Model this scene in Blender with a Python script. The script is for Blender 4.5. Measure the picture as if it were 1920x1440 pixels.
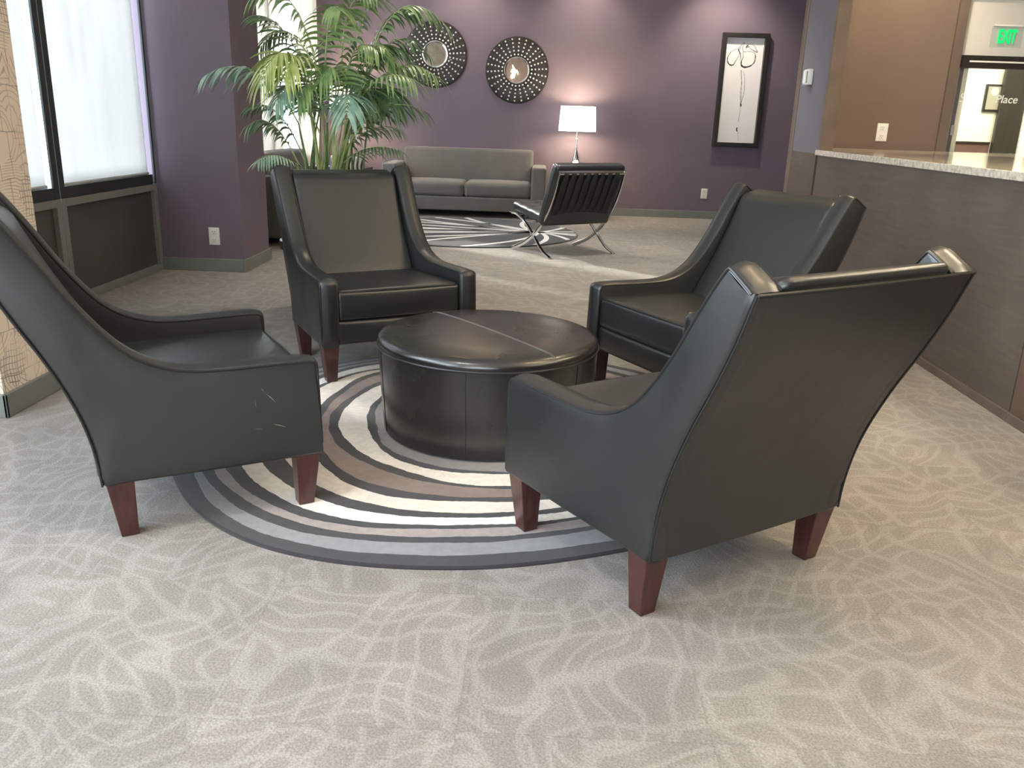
import bpy, bmesh, math, random
from mathutils import Vector, Matrix
R = math.radians
PI = math.pi
random.seed(7)
sc = bpy.context.scene
for o in list(bpy.data.objects):
    bpy.data.objects.remove(o)
COL = sc.collection

# ------------------------------------------------------------------ camera
cd = bpy.data.cameras.new('camera')
cam = bpy.data.objects.new('camera', cd)
COL.objects.link(cam)
RC = ((0.99888733, 0.03520916, 0.03137528), (0.04043414, -0.296975, -0.95402879), (-0.02427288, 0.95423591, -0.29806822))
m = Matrix(((RC[0][0], -RC[1][0], -RC[2][0], 0), (RC[0][1], -RC[1][1], -RC[2][1], 0), (RC[0][2], -RC[1][2], -RC[2][2], 1.222), (0, 0, 0, 1)))
cam.matrix_world = m
cd.sensor_fit = 'HORIZONTAL'
cd.sensor_width = 36.0
cd.lens = 36.0 * 1589.95 / 1920
cd.clip_start = 0.02
sc.camera = cam

# ------------------------------------------------------------------ view, world, lights
sc.view_settings.view_transform = 'Standard'
sc.view_settings.look = 'None'
sc.view_settings.exposure = 0.5
sc.view_settings.gamma = 1.0
sc.view_settings.use_curve_mapping = False
w = bpy.data.worlds.new('world')
sc.world = w
w.use_nodes = True
bg = w.node_tree.nodes['Background']
bg.inputs[0].default_value = (0.80, 0.895, 1.0, 1)
bg.inputs[1].default_value = 8.2


def light(name, kind, loc, energy, color=(1, 1, 1), direction=(0, 0, -1), size=(1, 1), spot=None, blend=0.6, radius=0.08, portal=False):
    d = bpy.data.lights.new(name, kind)
    d.energy = energy
    d.color = color
    if kind == 'AREA':
        d.shape = 'RECTANGLE'
        d.size, d.size_y = size
        if portal:
            d.cycles.is_portal = True
    elif kind == 'SPOT':
        d.spot_size = R(spot)
        d.spot_blend = blend
        d.shadow_soft_size = radius
    elif kind == 'POINT':
        d.shadow_soft_size = radius
    o = bpy.data.objects.new(name, d)
    COL.objects.link(o)
    o.location = loc
    o.rotation_euler = Vector(direction).to_track_quat('-Z', 'Y').to_euler()
    return o


XW = -2.95      # window wall
YB = 11.88      # back wall
YN = -4.0       # wall behind the camera
XC = 2.13       # face of the reception counter
ZC = 3.3        # ceiling
COOL = (0.84, 0.93, 1.0)
# daylight comes in through the window openings (portals guide the sky light)
light('daylight_portal', 'AREA', (XW - 0.3, 0.2, 1.92), 1, direction=(1, 0, 0), size=(5.0, 2.7), portal=True)
light('daylight_portal', 'AREA', (XW - 0.3, 5.1, 1.95), 1, direction=(1, 0, 0), size=(3.2, 2.6), portal=True)
light('daylight_portal', 'AREA', (XW - 0.3, 9.5, 1.95), 1, direction=(1, 0, 0), size=(4.2, 2.6), portal=True)
light('daylight_portal', 'AREA', (-0.9, YN - 0.3, 1.1), 1, direction=(0, 1, 0), size=(4.0, 1.8), portal=True)
sun = bpy.data.lights.new('sun', 'SUN')
sun.energy = 5.0
sun.angle = R(3)
sun.color = (1.0, 0.95, 0.88)
so = bpy.data.objects.new('sun', sun)
COL.objects.link(so)
so.rotation_euler = Vector((0.80, -0.62, -0.50)).to_track_quat('-Z', 'Y').to_euler()


# ------------------------------------------------------------------ materials
def nm(name):
    m = bpy.data.materials.new(name)
    m.use_nodes = True
    return m, m.node_tree, m.node_tree.nodes['Principled BSDF']


def N(t, typ, **kw):
    n = t.nodes.new(typ)
    for k, v in kw.items():
        if k.startswith('i_'):
            key = k[2:]
            n.inputs[int(key) if key.isdigit() else key].default_value = v
        else:
            setattr(n, k, v)
    return n


def mat(name, col, rough=0.5, metal=0.0, spec=0.5, var=0.0, vscale=8.0, bump=0.0, bscale=200.0, emit=None, es=0.0, sheen=0.0, coat=0.0, stretch=None, alpha=None):
    m, t, p = nm(name)
    c = tuple(col) + (1,)
    p.inputs['Base Color'].default_value = c
    p.inputs['Roughness'].default_value = rough
    p.inputs['Metallic'].default_value = metal
    p.inputs['Specular IOR Level'].default_value = spec
    if sheen:
        p.inputs['Sheen Weight'].default_value = sheen
    if coat:
        p.inputs['Coat Weight'].default_value = coat
        p.inputs['Coat Roughness'].default_value = 0.12
    if emit:
        p.inputs['Emission Color'].default_value = tuple(emit) + (1,)
        p.inputs['Emission Strength'].default_value = es
    tc = N(t, 'ShaderNodeTexCoord')
    mp = N(t, 'ShaderNodeMapping')
    t.links.new(tc.outputs['Object'], mp.inputs[0])
    if stretch:
        mp.inputs['Scale'].default_value = stretch
    if var:
        n = N(t, 'ShaderNodeTexNoise', i_Scale=vscale, i_Detail=5.0)
        t.links.new(mp.outputs[0], n.inputs['Vector'])
        r = N(t, 'ShaderNodeMapRange', i_1=0.3, i_2=0.7, i_3=1 - var, i_4=1 + var)
        t.links.new(n.outputs[0], r.inputs[0])
        mx = N(t, 'ShaderNodeVectorMath', operation='SCALE')
        mx.inputs[0].default_value = col
        t.links.new(r.outputs[0], mx.inputs['Scale'])
        t.links.new(mx.outputs[0], p.inputs['Base Color'])
    if bump:
        n2 = N(t, 'ShaderNodeTexNoise', i_Scale=bscale, i_Detail=3.0)
        t.links.new(mp.outputs[0], n2.inputs['Vector'])
        b = N(t, 'ShaderNodeBump', i_Strength=bump, i_Distance=0.002)
        t.links.new(n2.outputs[0], b.inputs['Height'])
        t.links.new(b.outputs[0], p.inputs['Normal'])
    return m


def leather(name, col, rough=0.42, wrinkle=0.25):
    m, t, p = nm(name)
    p.inputs['Base Color'].default_value = tuple(col) + (1,)
    p.inputs['Specular IOR Level'].default_value = 0.9
    tc = N(t, 'ShaderNodeTexCoord')
    v = N(t, 'ShaderNodeTexVoronoi', i_Scale=420.0, feature='DISTANCE_TO_EDGE')
    n = N(t, 'ShaderNodeTexNoise', i_Scale=9.0, i_Detail=4.0)
    n3 = N(t, 'ShaderNodeTexNoise', i_Scale=3.0, i_Detail=6.0)
    for q in (v, n, n3):
        t.links.new(tc.outputs['Object'], q.inputs['Vector'])
    b = N(t, 'ShaderNodeBump', i_Strength=0.12, i_Distance=0.001)
    t.links.new(v.outputs['Distance'], b.inputs['Height'])
    b2 = N(t, 'ShaderNodeBump', i_Strength=wrinkle, i_Distance=0.012)
    t.links.new(n.outputs[0], b2.inputs['Height'])
    t.links.new(b.outputs[0], b2.inputs['Normal'])
    t.links.new(b2.outputs[0], p.inputs['Normal'])
    r = N(t, 'ShaderNodeMapRange', i_1=0.3, i_2=0.7, i_3=rough - 0.05, i_4=rough + 0.07)
    t.links.new(n3.outputs[0], r.inputs[0])
    t.links.new(r.outputs[0], p.inputs['Roughness'])
    return m


M = {}
M['leather'] = leather('black_leather', (0.0095, 0.0105, 0.0108), 0.36, 0.14)
M['leather_shiny'] = leather('ottoman_leather', (0.012, 0.0108, 0.0104), 0.25, 0.04)
M['leather_far'] = leather('tufted_black_leather', (0.016, 0.018, 0.021), 0.34, 0.3)
M['piping'] = mat('leather_piping', (0.014, 0.013, 0.013), 0.35)
M['mahogany'] = mat('mahogany_wood', (0.055, 0.017, 0.0145), 0.33, var=0.35, vscale=12, stretch=(6, 6, 0.7), coat=0.2)
M['steel'] = mat('polished_chrome', (0.82, 0.83, 0.84), 0.09, 1.0)
M['alu'] = mat('grey_aluminium', (0.27, 0.275, 0.26), 0.45, 0.25, bump=0.05)
M['alu_backlit'] = mat('backlit_aluminium_bar', (0.035, 0.04, 0.042), 0.5, 0.2)  # same aluminium as the lower frames, its backlit darkness put into the colour
M['purple'] = mat('purple_wall_paint', (0.175, 0.140, 0.172), 0.75, spec=0.25, var=0.04, vscale=3, bump=0.15, bscale=260)
M['brown'] = mat('brown_wall_paint', (0.17, 0.122, 0.097), 0.75, spec=0.25, var=0.04, vscale=3, bump=0.15, bscale=260)
M['lilac'] = mat('grey_lilac_paint', (0.17, 0.16, 0.18), 0.7, spec=0.25, bump=0.1)
M['ceiling'] = mat('ceiling_paint', (0.72, 0.70, 0.67), 0.9, bump=0.1)
M['white_wall'] = mat('off_white_paint', (0.62, 0.59, 0.54), 0.8, bump=0.08)
M['cream_wall'] = mat('cream_office_paint', (0.80, 0.76, 0.62), 0.8, bump=0.08)
M['base_grey'] = mat('sage_grey_baseboard', (0.19, 0.20, 0.185), 0.5, var=0.06)
M['white_plastic'] = mat('white_plastic', (0.80, 0.78, 0.74), 0.35)
M['grey_plastic'] = mat('grey_plastic', (0.25, 0.25, 0.24), 0.4)
M['slot'] = mat('dark_slot', (0.02, 0.02, 0.02), 0.6)
M['black'] = mat('black_lacquer', (0.014, 0.013, 0.013), 0.3)
M['black_matte'] = mat('black_fabric', (0.016, 0.016, 0.017), 0.85)
M['darkdoor'] = mat('dark_wood_door', (0.03, 0.026, 0.02), 0.4, var=0.2, vscale=4, stretch=(4, 4, .6))
M['mirror'] = mat('mirror_glass', (0.85, 0.84, 0.82), 0.02, 1.0)
M['bevel'] = mat('bevelled_mirror_ring', (0.80, 0.80, 0.78), 0.12, 1.0)
M['stud'] = mat('silver_stud', (0.9, 0.9, 0.88), 0.25, 0.6)
M['frame_wood'] = mat('black_brown_frame', (0.022, 0.018, 0.015), 0.42, var=0.2, vscale=6)
M['mirror_wood'] = mat('dark_studded_wood', (0.022, 0.017, 0.015), 0.38, var=0.25, vscale=14)
M['paper'] = mat('art_paper', (0.90, 0.88, 0.87), 0.6)
M['ink'] = mat('black_ink', (0.03, 0.03, 0.03), 0.8)
M['terracotta'] = mat('dark_planter', (0.02, 0.022, 0.026), 0.35)
M['soil'] = mat('potting_soil', (0.03, 0.02, 0.013), 0.95, var=.4, vscale=60, bump=.6, bscale=80)
M['sofa'] = mat('grey_sofa_fabric', (0.135, 0.127, 0.12), 0.85, sheen=0.2, var=0.08, vscale=5, bump=0.35, bscale=500)
M['sofa_dark'] = mat('charcoal_sofa_fabric', (0.075, 0.07, 0.067), 0.85, sheen=0.2, var=0.08, vscale=5, bump=0.35, bscale=500)
M['trim_wood'] = mat('pale_trim_wood', (0.13, 0.095, 0.075), 0.5, var=0.15, vscale=6, stretch=(1, 1, .3))
M['edge_wood'] = mat('golden_edge_wood', (0.15, 0.10, 0.065), 0.5, var=0.15, vscale=6)
M['frost'] = mat('frosted_vinyl', (0.78, 0.78, 0.75), 0.7)
M['exit'] = mat('exit_green_light', (0.0, 0.25, 0.07), 0.4, emit=(0.0, 0.55, 0.12), es=1.0)
M['lens'] = mat('warm_lamp_lens', (0.9, 0.85, 0.75), 0.4, emit=(1.0, 0.80, 0.55), es=14)
M['bulb'] = mat('pendant_bulb', (0.9, 0.85, 0.75), 0.3, emit=(1.0, 0.86, 0.66), es=3)


def stem_mat(name, a, b):
    m, t, p = nm(name)
    n = N(t, 'ShaderNodeTexNoise', i_Scale=14.0, i_Detail=3.0)
    tc = N(t, 'ShaderNodeTexCoord')
    t.links.new(tc.outputs['Object'], n.inputs['Vector'])
    r = N(t, 'ShaderNodeValToRGB')
    r.color_ramp.elements[0].position = 0.35
    r.color_ramp.elements[1].position = 0.65
    r.color_ramp.elements[0].color = tuple(a) + (1,)
    r.color_ramp.elements[1].color = tuple(b) + (1,)
    t.links.new(n.outputs[0], r.inputs[0])
    t.links.new(r.outputs[0], p.inputs['Base Color'])
    p.inputs['Roughness'].default_value = 0.36
    return m


M['leaf_dark'] = stem_mat('deep_green_leaf', (0.06, 0.12, 0.055), (0.12, 0.20, 0.09))
M['leaf_mid'] = stem_mat('mid_green_leaf', (0.14, 0.25, 0.085), (0.27, 0.39, 0.15))
M['leaf_teal'] = stem_mat('bluish_green_leaf', (0.18, 0.32, 0.24), (0.34, 0.50, 0.38))
M['leaf_lime'] = stem_mat('yellow_green_leaf', (0.36, 0.46, 0.12), (0.55, 0.62, 0.24))
M['cane'] = stem_mat('palm_cane', (0.22, 0.33, 0.11), (0.44, 0.50, 0.22))
M['cane_dark'] = stem_mat('dark_palm_cane', (0.05, 0.11, 0.04), (0.12, 0.2, 0.06))


def curtain_mat(name, col, tr):
    m, t, p = nm(name)
    out = t.nodes['Material Output']
    d = N(t, 'ShaderNodeBsdfDiffuse')
    d.inputs[0].default_value = tuple(col) + (1,)
    s = N(t, 'ShaderNodeBsdfTranslucent')
    s.inputs[0].default_value = tuple(col) + (1,)
    mx = N(t, 'ShaderNodeMixShader')
    mx.inputs[0].default_value = tr
    t.links.new(d.outputs[0], mx.inputs[1])
    t.links.new(s.outputs[0], mx.inputs[2])
    t.links.new(mx.outputs[0], out.inputs[0])
    n = N(t, 'ShaderNodeTexNoise', i_Scale=5.0, i_Detail=3.0)
    tc = N(t, 'ShaderNodeTexCoord')
    mp = N(t, 'ShaderNodeMapping')
    mp.inputs['Scale'].default_value = (1, 2.2, 0.25)
    t.links.new(tc.outputs['Object'], mp.inputs[0])
    t.links.new(mp.outputs[0], n.inputs['Vector'])
    r = N(t, 'ShaderNodeMapRange', i_1=0.3, i_2=0.7, i_3=0.9, i_4=1.0)
    t.links.new(n.outputs[0], r.inputs[0])
    sc2 = N(t, 'ShaderNodeVectorMath', operation='SCALE')
    sc2.inputs[0].default_value = col
    t.links.new(r.outputs[0], sc2.inputs['Scale'])
    t.links.new(sc2.outputs[0], s.inputs[0])
    return m


M['curtain'] = curtain_mat('white_shade_fabric', (0.76, 0.755, 0.745), 0.35)
M['curtain_back'] = curtain_mat('beige_curtain_fabric', (0.74, 0.71, 0.66), 0.40)
M['shade'] = None
m_, t_, p_ = nm('lit_lamp_shade')
p_.inputs['Base Color'].default_value = (0.9, 0.87, 0.8, 1)
p_.inputs['Emission Color'].default_value = (1.0, 0.93, 0.78, 1)
p_.inputs['Emission Strength'].default_value = 2.6
M['shade'] = m_


def glass(name, tint=(1, 1, 1), rough=0.0, mixf=0.12):
    m, t, p = nm(name)
    out = t.nodes['Material Output']
    tr = N(t, 'ShaderNodeBsdfTransparent')
    tr.inputs[0].default_value = tuple(tint) + (1,)
    g = N(t, 'ShaderNodeBsdfGlossy')
    g.inputs['Roughness'].default_value = rough
    mx = N(t, 'ShaderNodeMixShader')
    lw = N(t, 'ShaderNodeLayerWeight')
    lw.inputs[0].default_value = 0.5
    pw_ = N(t, 'ShaderNodeMath', operation='POWER', i_1=4.0)
    t.links.new(lw.outputs['Facing'], pw_.inputs[0])
    ma = N(t, 'ShaderNodeMath', operation='MULTIPLY_ADD', i_1=0.5, i_2=0.03)
    t.links.new(pw_.outputs[0], ma.inputs[0])
    t.links.new(ma.outputs[0], mx.inputs[0])
    t.links.new(tr.outputs[0], mx.inputs[1])
    t.links.new(g.outputs[0], mx.inputs[2])
    t.links.new(mx.outputs[0], out.inputs[0])
    return m


M['glass'] = glass('clear_window_glass', (0.95, 0.97, 0.97))
M['panel_dark'] = mat('dark_spandrel_panel', (0.075, 0.072, 0.065), 0.35, spec=0.5, var=.15, vscale=2)


def carpet():
    m, t, p = nm('patterned_carpet_tiles')
    L = t.links.new
    geo = N(t, 'ShaderNodeNewGeometry')
    mp = N(t, 'ShaderNodeMapping')
    mp.inputs['Location'].default_value = (0.13 / 0.533, 0.13 / 0.533, 0)
    mp.inputs['Scale'].default_value = (1 / 0.533, 1 / 0.533, 0)
    L(geo.outputs['Position'], mp.inputs[0])
    fl = N(t, 'ShaderNodeVectorMath', operation='FLOOR')
    L(mp.outputs[0], fl.inputs[0])
    fr = N(t, 'ShaderNodeVectorMath', operation='FRACTION')
    L(mp.outputs[0], fr.inputs[0])
    wn = N(t, 'ShaderNodeTexWhiteNoise', noise_dimensions='2D')
    L(fl.outputs[0], wn.inputs['Vector'])
    # quarter turns per tile
    ml = N(t, 'ShaderNodeMath', operation='MULTIPLY', i_1=4.0)
    L(wn.outputs['Value'], ml.inputs[0])
    f2 = N(t, 'ShaderNodeMath', operation='FLOOR')
    L(ml.outputs[0], f2.inputs[0])
    an = N(t, 'ShaderNodeMath', operation='MULTIPLY', i_1=PI / 2)
    L(f2.outputs[0], an.inputs[0])
    vr = N(t, 'ShaderNodeVectorRotate', rotation_type='Z_AXIS')
    vr.inputs['Center'].default_value = (0.5, 0.5, 0)
    L(fr.outputs[0], vr.inputs['Vector'])
    L(an.outputs[0], vr.inputs['Angle'])
    # per tile shift
    sc_ = N(t, 'ShaderNodeVectorMath', operation='SCALE')
    sc_.inputs['Scale'].default_value = 3.0
    L(wn.outputs['Color'], sc_.inputs[0])
    ad = N(t, 'ShaderNodeVectorMath', operation='ADD')
    L(vr.outputs[0], ad.inputs[0])
    L(sc_.outputs[0], ad.inputs[1])
    # low frequency bend
    nd = N(t, 'ShaderNodeTexNoise', i_Scale=1.3, i_Detail=1.0)
    L(ad.outputs[0], nd.inputs['Vector'])
    nds = N(t, 'ShaderNodeVectorMath', operation='SCALE')
    nds.inputs['Scale'].default_value = 1.1
    L(nd.outputs['Color'], nds.inputs[0])
    ad2 = N(t, 'ShaderNodeVectorMath', operation='ADD')
    L(ad.outputs[0], ad2.inputs[0])
    L(nds.outputs[0], ad2.inputs[1])
    vo = N(t, 'ShaderNodeTexWave', i_Scale=1.5, i_Distortion=5.0)
    vo.inputs['Detail'].default_value = 0.0
    vo.inputs['Detail Scale'].default_value = 0.7
    L(ad2.outputs[0], vo.inputs['Vector'])
    e1 = N(t, 'ShaderNodeMapRange', i_1=0.74, i_2=1.0, i_3=0.0, i_4=1.0, interpolation_type='SMOOTHSTEP')
    L(vo.outputs['Fac'], e1.inputs[0])
    wv = N(t, 'ShaderNodeTexWave', wave_type='RINGS', i_Scale=2.3, i_Distortion=2.4)
    wv.inputs['Detail Scale'].default_value = 0.8
    L(ad2.outputs[0], wv.inputs['Vector'])
    e2 = N(t, 'ShaderNodeMapRange', i_1=0.72, i_2=0.98, i_3=0.0, i_4=1.0, interpolation_type='SMOOTHSTEP')
    L(wv.outputs['Fac'], e2.inputs[0])
    mxx = N(t, 'ShaderNodeMath', operation='MAXIMUM')
    L(e1.outputs[0], mxx.inputs[0])
    L(e2.outputs[0], mxx.inputs[1])
    # fine loop texture breaks up the pattern
    fine = N(t, 'ShaderNodeTexNoise', i_Scale=170.0, i_Detail=2.0)
    L(geo.outputs['Position'], fine.inputs['Vector'])
    fm = N(t, 'ShaderNodeMapRange', i_1=0.3, i_2=0.7, i_3=0.74, i_4=1.22)
    L(fine.outputs[0], fm.inputs[0])
    mid = N(t, 'ShaderNodeTexNoise', i_Scale=5.0, i_Detail=4.0)
    L(geo.outputs['Position'], mid.inputs['Vector'])
    mm = N(t, 'ShaderNodeMapRange', i_1=0.3, i_2=0.7, i_3=0.88, i_4=1.10)
    L(mid.outputs[0], mm.inputs[0])
    cm = N(t, 'ShaderNodeMix', data_type='RGBA')
    cm.inputs[6].default_value = (0.232, 0.208, 0.186, 1)
    cm.inputs[7].default_value = (0.325, 0.298, 0.274, 1)
    pf = N(t, 'ShaderNodeMath', operation='MULTIPLY', i_1=0.48)
    L(mxx.outputs[0], pf.inputs[0])
    L(pf.outputs[0], cm.inputs[0])
    # tile tone
    tt = N(t, 'ShaderNodeMapRange', i_1=0.0, i_2=1.0, i_3=0.95, i_4=1.05)
    L(wn.outputs['Value'], tt.inputs[0])
    # seams
    sx = N(t, 'ShaderNodeSeparateXYZ')
    L(fr.outputs[0], sx.inputs[0])
    pr = []
    for k in (0, 1):
        pp = N(t, 'ShaderNodeMath', operation='PINGPONG', i_1=0.5)
        L(sx.outputs[k], pp.inputs[0])
        pr.append(pp)
    mn = N(t, 'ShaderNodeMath', operation='MINIMUM')
    L(pr[0].outputs[0], mn.inputs[0])
    L(pr[1].outputs[0], mn.inputs[1])
    sm = N(t, 'ShaderNodeMapRange', i_1=0.0, i_2=0.006, i_3=0.86, i_4=1.0)
    L(mn.outputs[0], sm.inputs[0])
    a = N(t, 'ShaderNodeMath', operation='MULTIPLY')
    L(fm.outputs[0], a.inputs[0])
    L(mm.outputs[0], a.inputs[1])
    b = N(t, 'ShaderNodeMath', operation='MULTIPLY')
    L(a.outputs[0], b.inputs[0])
    L(tt.outputs[0], b.inputs[1])
    c = N(t, 'ShaderNodeMath', operation='MULTIPLY')
    L(b.outputs[0], c.inputs[0])
    L(sm.outputs[0], c.inputs[1])
    fs = N(t, 'ShaderNodeVectorMath', operation='SCALE')
    L(cm.outputs[2], fs.inputs[0])
    L(c.outputs[0], fs.inputs['Scale'])
    L(fs.outputs[0], p.inputs['Base Color'])
    p.inputs['Roughness'].default_value = 0.95
    p.inputs['Specular IOR Level'].default_value = 0.15
    p.inputs['Sheen Weight'].default_value = 0.15
    bp = N(t, 'ShaderNodeBump', i_Strength=0.5, i_Distance=0.004)
    L(fine.outputs[0], bp.inputs['Height'])
    L(bp.outputs[0], p.inputs['Normal'])
    return m


M['carpet'] = carpet()


def wool(name, col):
    return mat(name, col, 0.95, spec=0.1, var=0.10, vscale=40, bump=0.6, bscale=350, sheen=0.3)


M['rug_black'] = wool('charcoal_wool', (0.034, 0.030, 0.033))
M['rug_cream'] = wool('cream_wool', (0.74, 0.67, 0.60))
M['rug_white'] = wool('ivory_wool', (0.84, 0.80, 0.74))
M['rug_brown'] = wool('brown_wool', (0.215, 0.155, 0.13))
M['rug_taupe'] = wool('taupe_wool', (0.34, 0.29, 0.275))
M['rug_blue'] = wool('blue_grey_wool', (0.24, 0.24, 0.25))
M['rug_grey'] = wool('grey_wool', (0.22, 0.20, 0.195))
M['rug2_dark'] = wool('slate_wool', (0.026, 0.030, 0.034))
M['rug2_white'] = wool('white_wool', (0.78, 0.78, 0.76))


def wood_panel(name, a, b, sc3=(0.5, 0.6, 7.0)):
    m, t, p = nm(name)
    tc = N(t, 'ShaderNodeTexCoord')
    mp = N(t, 'ShaderNodeMapping')
    mp.inputs['Scale'].default_value = sc3
    t.links.new(tc.outputs['Object'], mp.inputs[0])
    n = N(t, 'ShaderNodeTexNoise', i_Scale=5.0, i_Detail=8.0, i_Distortion=0.6)
    n.inputs['Roughness'].default_value = 0.65
    n2 = N(t, 'ShaderNodeTexNoise', i_Scale=2.0, i_Detail=2.0)
    t.links.new(mp.outputs[0], n.inputs['Vector'])
    t.links.new(tc.outputs['Object'], n2.inputs['Vector'])
    r = N(t, 'ShaderNodeValToRGB')
    r.color_ramp.elements[0].position = 0.3
    r.color_ramp.elements[1].position = 0.7
    r.color_ramp.elements[0].color = tuple(a) + (1,)
    r.color_ramp.elements[1].color = tuple(b) + (1,)
    ad = N(t, 'ShaderNodeMath', operation='MULTIPLY_ADD', i_1=0.5, i_2=0.0)
    t.links.new(n2.outputs[0], ad.inputs[0])
    ad2 = N(t, 'ShaderNodeMath', operation='MULTIPLY_ADD', i_1=0.55)
    t.links.new(n.outputs[0], ad2.inputs[0])
    t.links.new(ad.outputs[0], ad2.inputs[2])
    t.links.new(ad2.outputs[0], r.inputs[0])
    t.links.new(r.outputs[0], p.inputs['Base Color'])
    p.inputs['Roughness'].default_value = 0.5
    return m


M['counter_wood'] = wood_panel('stained_walnut_panel', (0.068, 0.049, 0.037), (0.128, 0.097, 0.076))
M['counter_wood_red'] = wood_panel('reddish_walnut_panel', (0.085, 0.05, 0.037), (0.15, 0.092, 0.068))


def granite():
    m, t, p = nm('pale_granite')
    tc = N(t, 'ShaderNodeTexCoord')
    n = N(t, 'ShaderNodeTexNoise', i_Scale=38.0, i_Detail=6.0)
    t.links.new(tc.outputs['Object'], n.inputs['Vector'])
    r = N(t, 'ShaderNodeValToRGB')
    e = r.color_ramp.elements
    e[0].position = 0.35
    e[0].color = (0.42, 0.38, 0.32, 1)
    e[1].position = 0.6
    e[1].color = (0.66, 0.62, 0.53, 1)
    t.links.new(n.outputs[0], r.inputs[0])
    t.links.new(r.outputs[0], p.inputs['Base Color'])
    p.inputs['Roughness'].default_value = 0.09
    return m


M['granite'] = granite()


def wallpaper():
    m, t, p = nm('city_sketch_wallpaper')
    L = t.links.new
    geo = N(t, 'ShaderNodeNewGeometry')
    sep = N(t, 'ShaderNodeSeparateXYZ')
    L(geo.outputs['Position'], sep.inputs[0])
    s = N(t, 'ShaderNodeMath', operation='ADD')
    L(sep.outputs[0], s.inputs[0])
    L(sep.outputs[1], s.inputs[1])
    cb = N(t, 'ShaderNodeCombineXYZ')
    L(s.outputs[0], cb.inputs[0])
    L(sep.outputs[2], cb.inputs[1])
    nz = N(t, 'ShaderNodeTexNoise', i_Scale=4.0, i_Detail=3.0)
    L(cb.outputs[0], nz.inputs['Vector'])
    nsc = N(t, 'ShaderNodeVectorMath', operation='SCALE')
    nsc.inputs['Scale'].default_value = 0.07
    L(nz.outputs['Color'], nsc.inputs[0])
    v = N(t, 'ShaderNodeVectorMath', operation='ADD')
    L(cb.outputs[0], v.inputs[0])
    L(nsc.outputs[0], v.inputs[1])
    lines = []

    def brick(scale, bw, rh, mort, off):
        b = N(t, 'ShaderNodeTexBrick', i_Scale=scale, offset=off)
        b.inputs['Color1'].default_value = (0, 0, 0, 1)
        b.inputs['Color2'].default_value = (0, 0, 0, 1)
        b.inputs['Mortar'].default_value = (1, 1, 1, 1)
        b.inputs['Mortar Size'].default_value = mort
        b.inputs['Brick Width'].default_value = bw
        b.inputs['Row Height'].default_value = rh
        b.inputs['Mortar Smooth'].default_value = 0.3
        L(v.outputs[0], b.inputs['Vector'])
        return b.outputs['Fac']
    big = brick(1.0, 0.075, 0.19, 0.0022, 0.37)
    small = brick(1.0, 0.018, 0.026, 0.0026, 0.0)
    # hatching
    wv = N(t, 'ShaderNodeTexWave', i_Scale=26.0, i_Distortion=2.0, bands_direction='Y')
    L(v.outputs[0], wv.inputs['Vector'])
    wr = N(t, 'ShaderNodeMapRange', i_1=0.78, i_2=0.95, i_3=0.0, i_4=0.8)
    L(wv.outputs['Fac'], wr.inputs[0])
    arc = N(t, 'ShaderNodeTexWave', wave_type='RINGS', rings_direction='SPHERICAL', i_Scale=17.0, i_Distortion=0.8)
    vo = N(t, 'ShaderNodeTexVoronoi', i_Scale=4.5)
    L(v.outputs[0], vo.inputs['Vector'])
    sb = N(t, 'ShaderNodeVectorMath', operation='SUBTRACT')
    L(v.outputs[0], sb.inputs[0])
    L(vo.outputs['Position'], sb.inputs[1])
    L(sb.outputs[0], arc.inputs['Vector'])
    ar = N(t, 'ShaderNodeMapRange', i_1=0.85, i_2=0.97, i_3=0.0, i_4=0.8)
    L(arc.outputs['Fac'], ar.inputs[0])
    # cell masks
    vm = N(t, 'ShaderNodeTexVoronoi', i_Scale=7.0)
    L(v.outputs[0], vm.inputs['Vector'])
    cs = N(t, 'ShaderNodeSeparateColor')
    L(vm.outputs['Color'], cs.inputs[0])

    def gate(val, lo, hi, x):
        g1 = N(t, 'ShaderNodeMath', operation='GREATER_THAN', i_1=lo)
        L(val, g1.inputs[0])
        g2 = N(t, 'ShaderNodeMath', operation='LESS_THAN', i_1=hi)
        L(val, g2.inputs[0])
        g = N(t, 'ShaderNodeMath', operation='MULTIPLY')
        L(g1.outputs[0], g.inputs[0])
        L(g2.outputs[0], g.inputs[1])
        h = N(t, 'ShaderNodeMath', operation='MULTIPLY')
        L(g.outputs[0], h.inputs[0])
        L(x, h.inputs[1])
        return h.outputs[0]
    parts = [big, gate(cs.outputs[0], 0.0, 0.33, small), gate(cs.outputs[0], 0.33, 0.52, wr.outputs[0]), gate(cs.outputs[0], 0.62, 0.82, ar.outputs[0])]
    cur = parts[0]
    for q in parts[1:]:
        mxn = N(t, 'ShaderNodeMath', operation='MAXIMUM')
        L(cur, mxn.inputs[0])
        L(q, mxn.inputs[1])
        cur = mxn.outputs[0]
    fd = N(t, 'ShaderNodeTexNoise', i_Scale=6.0, i_Detail=4.0)
    L(cb.outputs[0], fd.inputs['Vector'])
    fdr = N(t, 'ShaderNodeMapRange', i_1=0.35, i_2=0.65, i_3=0.25, i_4=0.85)
    L(fd.outputs[0], fdr.inputs[0])
    fin = N(t, 'ShaderNodeMath', operation='MULTIPLY')
    L(cur, fin.inputs[0])
    L(fdr.outputs[0], fin.inputs[1])
    cm = N(t, 'ShaderNodeMix', data_type='RGBA')
    cm.inputs[6].default_value = (0.78, 0.66, 0.53, 1)
    cm.inputs[7].default_value = (0.10, 0.075, 0.06, 1)
    L(fin.outputs[0], cm.inputs[0])
    L(cm.outputs[2], p.inputs['Base Color'])
    p.inputs['Roughness'].default_value = 0.8
    return m


M['wallpaper'] = wallpaper()


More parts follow.
